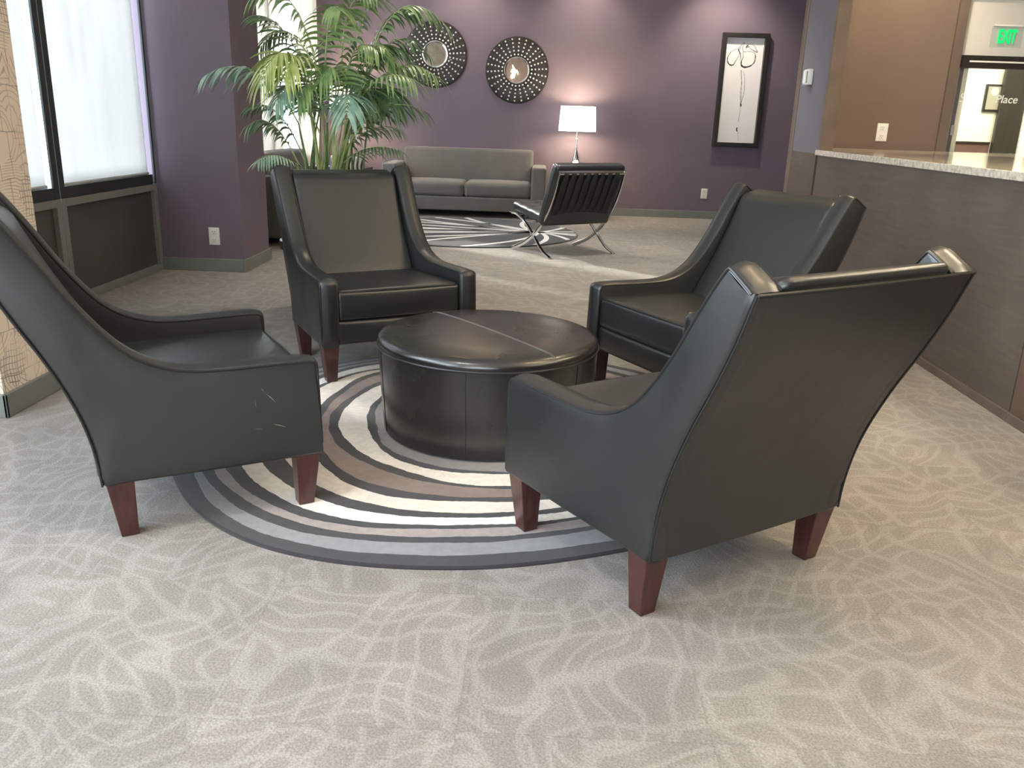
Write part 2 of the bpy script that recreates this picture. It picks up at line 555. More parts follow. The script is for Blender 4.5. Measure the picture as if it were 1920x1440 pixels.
# ------------------------------------------------------------------ mesh helpers
class MB:
    def __init__(self):
        self.v = []
        self.f = []
        self.mi = []

    def add(self, vs, fs, mi=0):
        n = len(self.v)
        self.v += [tuple(p) for p in vs]
        self.f += [tuple(i + n for i in f) for f in fs]
        self.mi += [mi] * len(fs)

    def box(self, x0, x1, y0, y1, z0, z1, mi=0):
        x0, x1 = sorted((x0, x1)); y0, y1 = sorted((y0, y1)); z0, z1 = sorted((z0, z1))
        self.add([(x0, y0, z0), (x1, y0, z0), (x1, y1, z0), (x0, y1, z0), (x0, y0, z1), (x1, y0, z1), (x1, y1, z1), (x0, y1, z1)],
                 [(0, 3, 2, 1), (4, 5, 6, 7), (0, 1, 5, 4), (1, 2, 6, 5), (2, 3, 7, 6), (3, 0, 4, 7)], mi)

    def rbox(self, c, s, r, puff=(0, 0, 0), n=6, xf=None, mi=0, k=3):
        h = [a / 2 for a in s]
        r = min(r, min(h) * 0.98)
        coords = []
        for a in h:
            inn = a - r
            L = []
            for i in range(k + 1):
                L.append(-(inn + r * math.tan(PI / 4 * (1 - i / k))))
            mids = [inn * (-1 + 2 * j / n) for j in range(1, n)]
            coords.append(L + mids + [-q for q in reversed(L)])
        idx = {}
        vs = []

        def vid(i, j, l):
            key = (i, j, l)
            if key not in idx:
                p = [coords[0][i], coords[1][j], coords[2][l]]
                q = [max(-(h[a] - r), min(h[a] - r, p[a])) for a in range(3)]
                d = [p[a] - q[a] for a in range(3)]
                ln = math.sqrt(sum(x * x for x in d)) or 1
                p = [q[a] + d[a] / ln * r for a in range(3)]
                u = [p[a] / h[a] for a in range(3)]
                for a in range(3):
                    if puff[a]:
                        b, e = (a + 1) % 3, (a + 2) % 3
                        p[a] += puff[a] * u[a] * (1 - u[b] ** 2) * (1 - u[e] ** 2)
                p = [p[a] + c[a] for a in range(3)]
                if xf:
                    p = xf(*p)
                idx[key] = len(vs)
                vs.append(tuple(p))
            return idx[key]
        X, Y, Z = [len(a) for a in coords]
        fs = []
        for i in range(X - 1):
            for j in range(Y - 1):
                fs.append((vid(i, j, 0), vid(i, j + 1, 0), vid(i + 1, j + 1, 0), vid(i + 1, j, 0)))
                fs.append((vid(i, j, Z - 1), vid(i + 1, j, Z - 1), vid(i + 1, j + 1, Z - 1), vid(i, j + 1, Z - 1)))
        for i in range(X - 1):
            for l in range(Z - 1):
                fs.append((vid(i, 0, l), vid(i + 1, 0, l), vid(i + 1, 0, l + 1), vid(i, 0, l + 1)))
                fs.append((vid(i, Y - 1, l), vid(i, Y - 1, l + 1), vid(i + 1, Y - 1, l + 1), vid(i + 1, Y - 1, l)))
        for j in range(Y - 1):
            for l in range(Z - 1):
                fs.append((vid(0, j, l), vid(0, j, l + 1), vid(0, j + 1, l + 1), vid(0, j + 1, l)))
                fs.append((vid(X - 1, j, l), vid(X - 1, j + 1, l), vid(X - 1, j + 1, l + 1), vid(X - 1, j, l + 1)))
        self.add(vs, fs, mi)

    def tube(self, pts, r, seg=8, closed=False, mi=0, flat=None):
        pts = [Vector(p) for p in pts]
        n = len(pts)
        vs = []
        up = None
        for i, p in enumerate(pts):
            a = pts[(i - 1) % n] if (closed or i > 0) else p
            b = pts[(i + 1) % n] if (closed or i < n - 1) else p
            t = (b - a)
            if t.length < 1e-9:
                t = Vector((0, 0, 1))
            t.normalize()
            if up is None:
                up = Vector((0, 0, 1)) if abs(t.z) < 0.9 else Vector((1, 0, 0))
            s = t.cross(up)
            if s.length < 1e-6:
                s = t.cross(Vector((0, 1, 0)))
            s.normalize()
            up = s.cross(t).normalized()
            rr = r[i] if isinstance(r, (list, tuple)) else r
            ra, rb = (rr, rr) if not flat else flat
            for k in range(seg):
                an = 2 * PI * k / seg
                vs.append(tuple(p + s * (math.cos(an) * ra) + up * (math.sin(an) * rb)))
        fs = []
        for i in range(n if closed else n - 1):
            for k in range(seg):
                a = i * seg + k
                b = i * seg + (k + 1) % seg
                c = ((i + 1) % n) * seg + (k + 1) % seg
                d = ((i + 1) % n) * seg + k
                fs.append((a, b, c, d))
        if not closed:
            fs.append(tuple(reversed(range(seg))))
            fs.append(tuple((n - 1) * seg + k for k in range(seg)))
        self.add(vs, fs, mi)

    def lathe(self, prof, c=(0, 0, 0), seg=32, axis='Z', mi=0, cap=True):
        vs = []
        for r, z in prof:
            for k in range(seg):
                a = 2 * PI * k / seg
                if axis == 'Z':
                    vs.append((c[0] + r * math.cos(a), c[1] + r * math.sin(a), c[2] + z))
                else:   # axis -Y
                    vs.append((c[0] + r * math.cos(a), c[1] - z, c[2] + r * math.sin(a)))
        fs = []
        for i in range(len(prof) - 1):
            for k in range(seg):
                fs.append((i * seg + k, i * seg + (k + 1) % seg, (i + 1) * seg + (k + 1) % seg, (i + 1) * seg + k))
        if cap:
            if prof[0][0] > 1e-5:
                fs.append(tuple(reversed(range(seg))))
            if prof[-1][0] > 1e-5:
                fs.append(tuple((len(prof) - 1) * seg + k for k in range(seg)))
        self.add(vs, fs, mi)

    def grid(self, rows, mi=0, flip=False):
        n, k = len(rows), len(rows[0])
        vs = [p for r in rows for p in r]
        fs = []
        for i in range(n - 1):
            for j in range(k - 1):
                q = (i * k + j, i * k + j + 1, (i + 1) * k + j + 1, (i + 1) * k + j)
                fs.append(tuple(reversed(q)) if flip else q)
        self.add(vs, fs, mi)

    def prism(self, poly, axis, a, b, mi=0):
        n = len(poly)

        def P(u, v, w_):
            return {'x': (w_, u, v), 'y': (u, w_, v), 'z': (u, v, w_)}[axis]
        vs = [P(u, v, a) for u, v in poly] + [P(u, v, b) for u, v in poly]
        fs = [tuple(range(n)), tuple(reversed(range(n, 2 * n)))]
        for i in range(n):
            j = (i + 1) % n
            fs.append((i, i + n, j + n, j))
        self.add(vs, fs, mi)

    def build(self, name, mats, parent=None, smooth=35, bevel=None, weld=False):
        me = bpy.data.meshes.new(name)
        me.from_pydata(self.v, [], self.f)
        mats = mats if isinstance(mats, (list, tuple)) else [mats]
        for x in mats:
            me.materials.append(x)
        me.polygons.foreach_set('material_index', self.mi)
        bm = bmesh.new()
        bm.from_mesh(me)
        if weld:
            bmesh.ops.remove_doubles(bm, verts=bm.verts, dist=1e-5)
        bmesh.ops.recalc_face_normals(bm, faces=bm.faces)
        bm.to_mesh(me)
        bm.free()
        if smooth:
            me.polygons.foreach_set('use_smooth', [True] * len(me.polygons))
            me.set_sharp_from_angle(angle=R(smooth))
        me.update()
        o = bpy.data.objects.new(name, me)
        COL.objects.link(o)
        if parent:
            o.parent = parent
        if bevel:
            b = o.modifiers.new('bevel', 'BEVEL')
            b.width = bevel
            b.segments = 3
            b.limit_method = 'ANGLE'
            b.angle_limit = R(40)
            b.harden_normals = False
            b.use_clamp_overlap = True
        return o


def thing(name, label, cat, loc=(0, 0, 0), rz=0.0, group=None):
    o = bpy.data.objects.new(name, None)
    o.empty_display_size = 0.1
    COL.objects.link(o)
    o.location = loc
    o.rotation_euler = (0, 0, rz)
    o['label'] = label
    o['category'] = cat
    if group:
        o['group'] = group
    return o


def tag(o, label, cat, group=None, kind=None):
    o['label'] = label
    o['category'] = cat
    if group:
        o['group'] = group
    if kind:
        o['kind'] = kind
    return o


def struct(o):
    o['kind'] = 'structure'
    return o


def dup(root, loc, rz, label):
    r = root.copy()
    COL.objects.link(r)
    r.location = loc
    r.rotation_euler = (0.0195, 0, rz)
    r['label'] = label
    for ch in list(root.children):
        c = ch.copy()
        COL.objects.link(c)
        c.parent = r
        for g in list(ch.children):
            d = g.copy()
            COL.objects.link(d)
            d.parent = c
    return r


def box_obj(name, x0, x1, y0, y1, z0, z1, mt, parent=None, bevel=None):
    b = MB()
    b.box(x0, x1, y0, y1, z0, z1)
    return b.build(name, mt, parent, smooth=None, bevel=bevel)


def spline(pts, n):
    """Catmull-Rom through pts, resampled to n points."""
    P = [Vector(p) for p in pts]
    P = [P[0] * 2 - P[1]] + P + [P[-1] * 2 - P[-2]]
    out = []
    segs = len(P) - 3
    for i in range(n):
        u = i / (n - 1) * segs
        k = min(int(u), segs - 1)
        t = u - k
        a, b, c, d = P[k:k + 4]
        out.append(0.5 * ((2 * b) + (c - a) * t + (2 * a - 5 * b + 4 * c - d) * t * t + (3 * b - a - 3 * c + d) * t ** 3))
    return out


# ------------------------------------------------------------------ room shell
struct(box_obj('floor', -3.3, 6.2, YN - 0.3, 12.2, -0.1, 0.0, M['carpet']))
struct(box_obj('ceiling', -3.3, 6.2, YN - 0.3, 12.2, ZC, ZC + 0.1, M['ceiling']))
struct(box_obj('wall_back', -3.25, 4.6, YB, YB + 0.15, 0, ZC, M['purple']))
# window wall on the left (solid pieces around the openings)
wl = MB()
wl.box(XW - 0.25, XW, YN, -2.3, 0, ZC)
wl.box(XW - 0.25, XW, -2.3, 2.75, 0, 0.60)
wl.box(XW - 0.25, XW, -2.3, 2.75, 3.2, ZC)
wl.box(XW - 0.25, XW, 2.75, 3.57, 0, ZC)
wl.box(XW - 0.25, XW, 3.57, 6.59, 3.2, ZC)
wl.box(XW - 0.25, XW, 6.59, 7.5, 0, ZC)
wl.box(XW - 0.25, XW, 7.5, 11.5, 0, 0.66)
wl.box(XW - 0.25, XW, 7.5, 11.5, 3.2, ZC)
wl.box(XW - 0.25, XW, 11.5, YB, 0, ZC)
struct(wl.build('wall_left', M['purple'], smooth=None))
struct(box_obj('wall_partition', XW, -2.31, 6.59, 7.23, 0, ZC, M['purple']))
struct(box_obj('wall_pillar', XW, -2.13, 3.18, 3.56, 0, ZC, M['wallpaper']))
# wall behind the camera with a wide glazed opening
wn_ = MB()
wn_.box(-3.25, -2.8, YN - 0.2, YN, 0, ZC)
wn_.box(1.0, 6.2, YN - 0.2, YN, 0, ZC)
wn_.box(-2.8, 1.0, YN - 0.2, YN, 2.0, ZC)
wn_.box(-2.8, 1.0, YN - 0.2, YN, 0, 0.2)
struct(wn_.build('wall_front', M['brown'], smooth=None))
# right side
struct(box_obj('wall_reception', XC + 0.07, 3.50, 7.80, 7.95, 0, ZC, M['brown']))
struct(box_obj('wall_right', 6.05, 6.2, YN, 11.9, 0, ZC, M['brown']))
struct(box_obj('wall_hall', 3.50, 3.62, 7.95, YB, 0, ZC, M['purple']))
pier = MB()
pier.box(XC, XC + 0.07, 6.86, 7.57, 1.04, ZC)
struct(pier.build('wall_pier', M['lilac'], smooth=None))
struct(box_obj('trim_1', XC - 0.004, XC + 0.074, 7.57, 7.62, 0, ZC, M['trim_wood']))
struct(box_obj('trim_2', XC - 0.006, XC + 0.09, 6.81, 6.86, 1.07, ZC, M['edge_wood']))
pw = MB()
pw.box(XC - 0.003, XC + 0.07, 6.90, 7.57, 0.0, 1.04)
struct(pw.build('wall_wainscot', M['counter_wood'], smooth=None))
struct(box_obj('trim_3', 3.42, 3.50, 7.775, 7.80, 1.07, ZC, M['trim_wood']))


def baseboard(name, x0, x1, y0, y1, h=0.10):
    b = MB()
    b.box(x0, x1, y0, y1, 0, h)
    return struct(b.build(name, M['base_grey'], smooth=None, bevel=0.004))


baseboard('baseboard_back', -2.95, 3.5, YB - 0.015, YB)
baseboard('baseboard_partition', -2.95, -2.31, 6.575, 6.59)
baseboard('baseboard_partition_side', -2.31, -2.295, 6.575, 7.245)
baseboard('baseboard_partition_rear', -2.95, -2.295, 7.23, 7.245)
baseboard('baseboard_pillar', -2.13, -2.115, 3.165, 3.575)
baseboard('baseboard_pillar_front', -2.95, -2.115, 3.165, 3.18)
baseboard('baseboard_pillar_rear', -2.95, -2.115, 3.56, 3.575)
baseboard('baseboard_left', XW, XW + 0.015, 7.245, YB - 0.015)
baseboard('baseboard_left_near', XW, XW + 0.015, YN, 3.165)


# ------------------------------------------------------------------ windows
def window(name, y0, y1, zs, ztop, lower=True, bars=True):
    t = bpy.data.objects.new(name, None)
    COL.objects.link(t)
    t.location = (XW, y0, 0)
    t['kind'] = 'structure'
    W_ = y1 - y0
    b = MB()
    for a, c in ((0, 0.055), (W_ - (0.02 if name == 'window_2' else 0.055), W_)):
        b.box(-0.018, 0.0, a, c, zs, ztop)
    b.box(-0.06, 0.0, 0.055, W_ - 0.055, ztop - 0.06, ztop)
    b.box(-0.06, 0.0, 0.055, W_ - 0.055, zs, zs + 0.07)
    b.build('window_frame', M['alu_backlit'], t, smooth=None, bevel=0.003)
    g = MB()
    g.box(-0.155, -0.15, 0.0, W_, zs, ztop)
    g.build('window_pane', M['glass'], t, smooth=None)
    if lower:
        b = MB()
        for a, c in ((0, 0.05), (W_ - 0.05, W_)):
            b.box(-0.06, 0.0, a, c, 0.0, zs)
        b.box(-0.06, 0.005, 0.05, W_ - 0.05, 0.0, 0.05)
        b.box(-0.06, 0.003, 0.05, W_ - 0.05, zs - 0.05, zs - 0.002)
        b.build('lower_frame', M['alu'], t, smooth=None, bevel=0.003)
        g = MB()
        g.box(-0.05, -0.03, 0.05, W_ - 0.05, 0.05, zs - 0.05)
        g.build('lower_panel', M['panel_dark'], t, smooth=None)
    return t


window('window_1', 3.575, 5.225, 0.665, 3.2)
window('window_2', 5.235, 6.585, 0.665, 3.2)
window('window_3', 7.5, 9.5, 0.665, 3.2, lower=False)
window('window_4', 9.5, 11.5, 0.665, 3.2, lower=False)
window('window_5', -2.3, 0.2, 0.60, 3.2, lower=False)
window('window_6', 0.2, 2.75, 0.60, 3.2, lower=False)


def shade_cloth(name, y0a, y1a, y0b, y1b, x, z0, z1, amp, mt, label, group=None, freq=9.0, bow=0.0):
    """y?a = edges at the bottom, y?b = edges at the top"""
    rows = []
    nz, ny = 30, 60
    for i in range(nz + 1):
        s = i / nz
        z = z0 + (z1 - z0) * s
        ya = y0a + (y0b - y0a) * s + bow * math.sin(PI * s)
        yb = y1a + (y1b - y1a) * s - bow * math.sin(PI * s)
        row = []
        for j in range(ny + 1):
            u = j / ny
            y = ya + (yb - ya) * u
            xx = x + amp * (0.35 + 0.65 * s) * (math.sin(freq * y + 1.3) + 0.5 * math.sin(freq * 2.3 * y + 2 * s) + 0.4 * math.sin(5 * u + 3 * s))
            row.append((xx, y, z))
        rows.append(row)
    b = MB()
    b.grid(rows)
    hem = [(r[0] + 0.004, r[1], r[2] - 0.006) for r in rows[0]]
    b.tube(hem, 0.009, 6)
    o = b.build(name, mt, smooth=60)
    s_ = o.modifiers.new('solid', 'SOLIDIFY')
    s_.thickness = 0.0015
    tag(o, label, 'curtain', group)
    return o


shade_cloth('curtain', 3.63, 5.15, 3.63, 5.08, XW - 0.035, 0.75, 3.14, 0.010, M['curtain'], 'narrow white fabric shade between the sketch wallpaper pillar and the backlit mullion', 'white shades in the front windows', bow=-0.0)
shade_cloth('curtain', 5.335, 6.53, 5.29, 6.48, XW - 0.035, 0.75, 3.14, 0.010, M['curtain'], 'wide white fabric shade between the backlit mullion and the purple wall', 'white shades in the front windows', bow=0.0)
shade_cloth('curtain', 7.6, 8.6, 7.6, 8.62, XW + 0.035, 0.15, 3.15, 0.014, M['curtain_back'], 'beige curtain nearest the purple partition, behind the palm', 'beige curtains in the far windows', 22)
shade_cloth('curtain', 8.70, 9.85, 8.68, 9.9, XW + 0.035, 0.15, 3.15, 0.014, M['curtain_back'], 'beige curtain hanging behind the grey loveseat and palm stems', 'beige curtains in the far windows', 22)
shade_cloth('curtain', 10.5, 11.5, 10.45, 11.5, XW + 0.035, 0.15, 3.15, 0.014, M['curtain_back'], 'beige curtain in the far corner behind the left table lamp', 'beige curtains in the far windows', 22)


# ------------------------------------------------------------------ armchair
def hw(y, z):
    t = max(0.0, min(1.0, (0.3 - y) / 0.63))
    k = max(0.0, min(1.0, (z - 0.4) / 0.5))
    return 0.395 - 0.035 * t + 0.014 * k * t


SEAM = [(.300, .455), (.297, .474), (.280, .488), (.228, .492), (.111, .493), (.02, .494), (-.055, .499), (-.12, .512), (-.186, .540), (-.24, .580), (-.285, .630), (-.33, .692), (-.37, .753), (-.41, .822), (-.455, .895), (-.485, .940), (-.503, .962)]
BACK = [(.300, .175), (.292, .175), (.270, .175), (.20, .175), (.10, .175), (.02, .175), (-.08, .176), (-.18, .177), (-.28, .178), (-.336, .182), (-.343, .28), (-.360, .37), (-.392, .47), (-.436, .575), (-.49, .685), (-.541, .80), (-.582, .915)]
REAR = [(-.336, .178), (-.340, .25), (-.350, .32), (-.366, .39), (-.392, .47), (-.436, .575), (-.49, .685), (-.541, .80), (-.582, .915)]
WA = 0.084


def side_panel(sgn):
    T = [Vector((q.x, q.y)) for q in spline([(a, b, 0) for a, b in SEAM], 44)]
    B = [Vector((q.x, q.y)) for q in spline([(a, b, 0) for a, b in BACK], 44)]
    RD = 0.013
    NR = 9
    n = len(T)

    def inset(C, sign):
        out = []
        for i, p in enumerate(C):
            a, b = C[max(0, i - 1)], C[min(n - 1, i + 1)]
            t = (b - a).normalized()
            out.append(p + Vector((-t.y, t.x)) * RD * sign)
        return out
    T2, B2 = inset(T, 1), inset(B, -1)
    # pull the two ends inwards along the curves as well
    for C in (T2, B2):
        C[0] = C[0] + Vector((-RD * 0.8, 0)) * (1 if C is B2 else 0)
        d = (C[-3] - C[-1]).normalized()
        C[-1] = C[-1] + d * RD * 0.9
        C[-2] = C[-2] + d * RD * 0.3
    grid2 = [[t.lerp(b, k / NR) for k in range(NR + 1)] for t, b in zip(T2, B2)]
    m = MB()

    def X(p, off):
        return sgn * (hw(p.x, p.y) - off)
    for off in (0.0, WA):
        m.grid([[(X(p, off) + (sgn * 0.004 * math.sin(PI * k / NR) if off == 0 else 0), p.x, p.y) for k, p in enumerate(row)] for row in grid2])
    loop = [grid2[i][0] for i in range(n)] + [grid2[n - 1][k] for k in range(1, NR + 1)] + [grid2[i][NR] for i in range(n - 2, -1, -1)] + [grid2[0][k] for k in range(NR - 1, 0, -1)]
    L_ = len(loop)
    area = sum(loop[i].x * loop[(i + 1) % L_].y - loop[(i + 1) % L_].x * loop[i].y for i in range(L_))
    rows = []
    for i, p in enumerate(loop):
        t1 = p - loop[i - 1]
        t2 = loop[(i + 1) % L_] - p
        t = (t1.normalized() + t2.normalized())
        t.normalize()
        no = Vector((t.y, -t.x)) * (1 if area > 0 else -1)
        row = []
        for f in (0, 30, 60, 90):
            row.append((X(p, 0) - sgn * RD * (1 - math.cos(R(f))), p.x + no.x * RD * math.sin(R(f)), p.y + no.y * RD * math.sin(R(f))))
        for u in (0.25, 0.5, 0.75):
            h = RD + 0.006 * math.sin(PI * u)
            xx = X(p, 0) + (X(p, WA) - X(p, 0)) * (RD / WA + u * (1 - 2 * RD / WA))
            row.append((xx, p.x + no.x * h, p.y + no.y * h))
        for f in (90, 60, 30, 0):
            row.append((X(p, WA) + sgn * RD * (1 - math.cos(R(f))), p.x + no.x * RD * math.sin(R(f)), p.y + no.y * RD * math.sin(R(f))))
        rows.append(row)
    rows.append(rows[0])
    m.grid(rows)
    pipes = MB()
    for col, xo in ((1, 0), (9, 0)):
        path = []
        for i in list(range(L_ - NR + 1, L_)) + list(range(0, n + NR)):
            q = rows[i][col]
            path.append((q[0], q[1], q[2]))
        pipes.tube(path, 0.0042, 7)
    return m, pipes


def make_chair(label):
    t = thing('leather_armchair', label, 'armchair', (0, 0, 0), 0, 'black leather armchairs around the ottoman')
    pp = None
    for s in (-1, 1):
        m, p = side_panel(s)
        o = m.build('arm_and_wing', M['leather'], t, smooth=60, weld=True)
        p.build('piping', M['piping'], o)
    # outer back panel
    rv = spline([(a, b, 0) for a, b in REAR[:-1] + [(-.579, .908)]], 26)
    m = MB()
    outer, inner = [], []
    for q in rv:
        h = hw(q.x, q.y) - 0.010
        ro, ri = [], []
        for j in range(17):
            u = -1 + 2 * j / 16
            crown = 0.007 * (1 - u * u)
            ro.append((u * h, q.x - 0.004 - crown, q.y))
            ri.append((u * h, q.x + 0.022, q.y))
        outer.append(ro)
        inner.append(ri)
    m.grid(outer)
    m.grid(inner)
    m.grid([outer[0], inner[0]])
    m.grid([outer[-1], inner[-1]])
    m.grid([[a[0], b[0]] for a, b in zip(outer, inner)])
    m.grid([[a[-1], b[-1]] for a, b in zip(outer, inner)])
    o = m.build('back_panel', M['leather'], t, smooth=50, bevel=0.006, weld=True)
    p = MB()
    for s in (-1, 1):
        p.tube([(s * (hw(q.x, q.y) - 0.006), q.x - 0.003, q.y) for q in rv], 0.0035, 6)
    p.tube([(u / 10 * (hw(-.582, .915) - .006), -.585 - .006 * (1 - (u / 10) ** 2), .910) for u in range(-10, 11)], 0.0035, 6)
    p.build('piping', M['piping'], o)
    # padded backrest between the wings
    W2 = 2 * (0.372 - WA) + 0.004

    def xf(x, y, z):
        # z: 0..0.53 along the back, y: thickness
        s = z / 0.53
        zz = 0.405 + 0.525 * s
        yc = -0.262 - 0.268 * s - 0.02 * math.sin(PI * s)
        return (x, yc + y, zz - 0.25 * y * s)
    m = MB()
    m.rbox((0, 0, 0.265), (W2, 0.115, 0.53), 0.032, (0, 0.012, 0), 9, xf)
    m.build('backrest', M['leather'], t, smooth=60)
    # seat
    m = MB()

    def xs(x, y, z):
        dip = 0.008 * math.exp(-((x / 0.18) ** 2 + ((y + 0.02) / 0.16) ** 2))
        return (x, y, z - (dip if z > 0.38 else 0))
    m.rbox((0, 0.02, 0.362), (0.628, 0.54, 0.142), 0.022, (0, 0.006, 0.014), 10, xs)
    o = m.build('seat_cushion', M['leather'], t, smooth=60)
    p = MB()
    for z in (0.424, 0.299):
        p.tube([(-0.306, -0.2, z), (-0.308, 0.26, z), (-0.303, 0.277, z), (-0.288, 0.284, z), (0, 0.290, z + 0.002), (0.288, 0.284, z), (0.303, 0.277, z), (0.308, 0.26, z), (0.306, -0.2, z)], 0.0042, 7)
    p.build('piping', M['piping'], o)
    m = MB()
    m.rbox((0, 0.235, 0.235), (0.636, 0.10, 0.118), 0.02, (0, 0.008, 0), 6)
    m.box(-0.32, 0.32, -0.325, 0.2, 0.182, 0.30)
    m.build('seat_base', M['leather'], t, smooth=50)

    def leg(tx, ty, bx, by):
        m = MB()
        a, b = 0.038, 0.0245
        vs = [(bx - b, by - b, 0), (bx + b, by - b, 0), (bx + b, by + b, 0), (bx - b, by + b, 0)]
        vs += [(tx - a, ty - a, 0.183), (tx + a, ty - a, 0.183), (tx + a, ty + a, 0.183), (tx - a, ty + a, 0.183)]
        m.add(vs, [(0, 3, 2, 1), (4, 5, 6, 7), (0, 1, 5, 4), (1, 2, 6, 5), (2, 3, 7, 6), (3, 0, 4, 7)])
        m.build('leg', M['mahogany'], t, smooth=None, bevel=0.003)
    for s in (-1, 1):
        leg(s * 0.348, 0.252, s * 0.341, 0.242)
        leg(s * 0.318, -0.292, s * 0.312, -0.282)
    return t


cA = make_chair('black leather armchair at the left edge, seen side-on with scuffed side panel')
cA.location = (-1.11, 2.674, 0.0057)
cA.rotation_euler = (0.0195, 0, -1.0309)
dup(cA, (0.417, 2.372, 0.0057), 0.5789, 'nearest black leather armchair at right, its back turned to the camera')
dup(cA, (-0.789, 4.198, 0.0057), -2.5968, 'black leather armchair facing the camera in front of the palm')
dup(cA, (0.699, 3.783, 0.0057), 2.0953, 'black leather armchair behind the nearest one, facing left beside the reception counter')

# pale scuffs on the outer side panel of the left chair
SCUFF = mat('worn_leather_scuff', (0.22, 0.20, 0.15), 0.6)
for y0, z0, y1, z1, w_ in ((0.135, 0.400, 0.160, 0.370, 0.0012), (0.120, 0.420, 0.128, 0.408, 0.0008), (0.150, 0.300, 0.185, 0.286, 0.0012), (0.09, 0.292, 0.115, 0.290, 0.0008), (0.10, 0.385, 0.102, 0.36, 0.0006)):
    d = Vector((y1 - y0, z1 - z0)).normalized()
    n_ = Vector((-d.y, d.x)) * w_
    vs = []
    for (y, z, k) in ((y0, z0, .3), ((y0 + y1) / 2, (z0 + z1) / 2 + 0.001, 1), (y1, z1, .3)):
        for sg in (1, -1):
            vs.append((hw(y, z) + 0.0045, y + n_.x * k * sg, z + n_.y * k * sg))
    m = MB()
    m.add(vs, [(0, 1, 3, 2), (2, 3, 5, 4)])
    m.build('scuff_mark', SCUFF, cA, smooth=None)

# ------------------------------------------------------------------ ottoman
OX, OY = -0.185, 3.31
ot = thing('round_ottoman', 'large round black leather ottoman in the middle of the four armchairs', 'ottoman', (OX, OY, 0.0105))
m = MB()
m.lathe([(0.405, 0.0), (0.420, 0.008), (0.428, 0.12), (0.436, 0.26), (0.440, 0.340), (0.441, 0.352)], seg=72, cap=True)
m.build('side_panel', M['leather_shiny'], ot, smooth=40)
m = MB()
m.lathe([(0.430, 0.344), (0.443, 0.356), (0.440, 0.375), (0.427, 0.389), (0.40, 0.396), (0.25, 0.4015), (0.1, 0.4035), (0.0, 0.404)], seg=72)
m.build('top_cushion', M['leather_shiny'], ot, smooth=60)
m = MB()
m.tube([(0.4425 * math.cos(a * PI / 36), 0.4425 * math.sin(a * PI / 36), 0.352) for a in range(72)], 0.0045, 7, closed=True)
for a in (-97, -37, 23, 83, 143, -157):
    c_, s_ = math.cos(R(a)), math.sin(R(a))
    m.tube([(0.421 * c_, 0.421 * s_, 0.012), (0.4285 * c_, 0.4285 * s_, 0.12), (0.4365 * c_, 0.4365 * s_, 0.26), (0.4405 * c_, 0.4405 * s_, 0.34)], 0.0014, 5)
m.build('seam', M['piping'], ot)
m = MB()
# raised pale double seam across the top
dx, dy = math.cos(R(-52)), math.sin(R(-52))
for off in (-0.004, 0.004):
    pts = []
    for k in range(-12, 13):
        u = k / 12 * 0.425
        rr = abs(u)
        z = 0.404 - 0.0026 * (rr / 0.25) ** 2 if rr < 0.25 else (0.4014 - 0.0055 * ((rr - 0.25) / 0.15) if rr < 0.40 else 0.3959 - 0.0065 * ((rr - 0.40) / 0.025))
        pts.append((dx * u - dy * off, dy * u + dx * off, z + 0.0005))
    m.tube(pts, 0.0016, 5)
m.build('top_seam', mat('worn_seam_thread', (0.13, 0.115, 0.105), 0.5), ot)['label'] = 'pale worn seam across the top'

# ------------------------------------------------------------------ swirl rug
ANG = [-150, -120, -90, -65, 0, 60, 125, 150, 180]
CUR = [
    [1.185, 1.195, 1.125, 1.09, 1.15, 1.205, 1.19, 1.185, 1.185],
    [1.12, 1.14, 1.055, 1.03, 1.09, 1.158, 1.16, 1.13, 1.12],
    [1.09, 1.075, .98, .95, 1.03, 1.104, 1.125, 1.10, 1.09],
    [1.05, 1.03, .945, .92, .99, 1.06, 1.105, 1.07, 1.05],
    [1.01, .99, .89, .87, .92, .978, 1.08, 1.04, 1.01],
    [.955, .945, .865, .85, .88, .947, 1.05, .99, .96],
    [.88, .87, .815, .80, .82, .87, .985, .93, .88],
    [.80, .81, .78, .77, .78, .83, .965, .90, .82],
    [.69, .73, .695, .70, .72, .78, .93, .80, .70],
    [.655, .675, .658, .66, .68, .74, .895, .76, .665],
    [.58, .565, .581, .60, .62, .68, .80, .705, .63],
    [.535, .52, .559, .58, .60, .65, .755, .67, .587],
    [.447, .465, .458, .48, .50, .54, .66, .57, .469],
    [.424, .425, .434, .46, .48, .51, .62, .54, .431],
]


def periodic(vals, a):
    xs = ANG
    n = len(xs)
    while a < xs[0]:
        a += 360
    while a >= xs[0] + 360:
        a -= 360
    for i in range(n):
        x0 = xs[i]
        x1 = xs[(i + 1) % n] + (360 if i == n - 1 else 0)
        if x0 <= a <= x1:
            break
    g = lambda k: (xs[k % n] + 360 * (k // n), vals[k % n])
    p0, p1, p2, p3 = g(i - 1), g(i), g(i + 1), g(i + 2)
    h = p2[0] - p1[0]
    t = (a - p1[0]) / h
    m1 = (p2[1] - p0[1]) / (p2[0] - p0[0]) * h
    m2 = (p3[1] - p1[1]) / (p3[0] - p1[0]) * h
    return (2 * t ** 3 - 3 * t * t + 1) * p1[1] + (t ** 3 - 2 * t * t + t) * m1 + (-2 * t ** 3 + 3 * t * t) * p2[1] + (t ** 3 - t * t) * m2


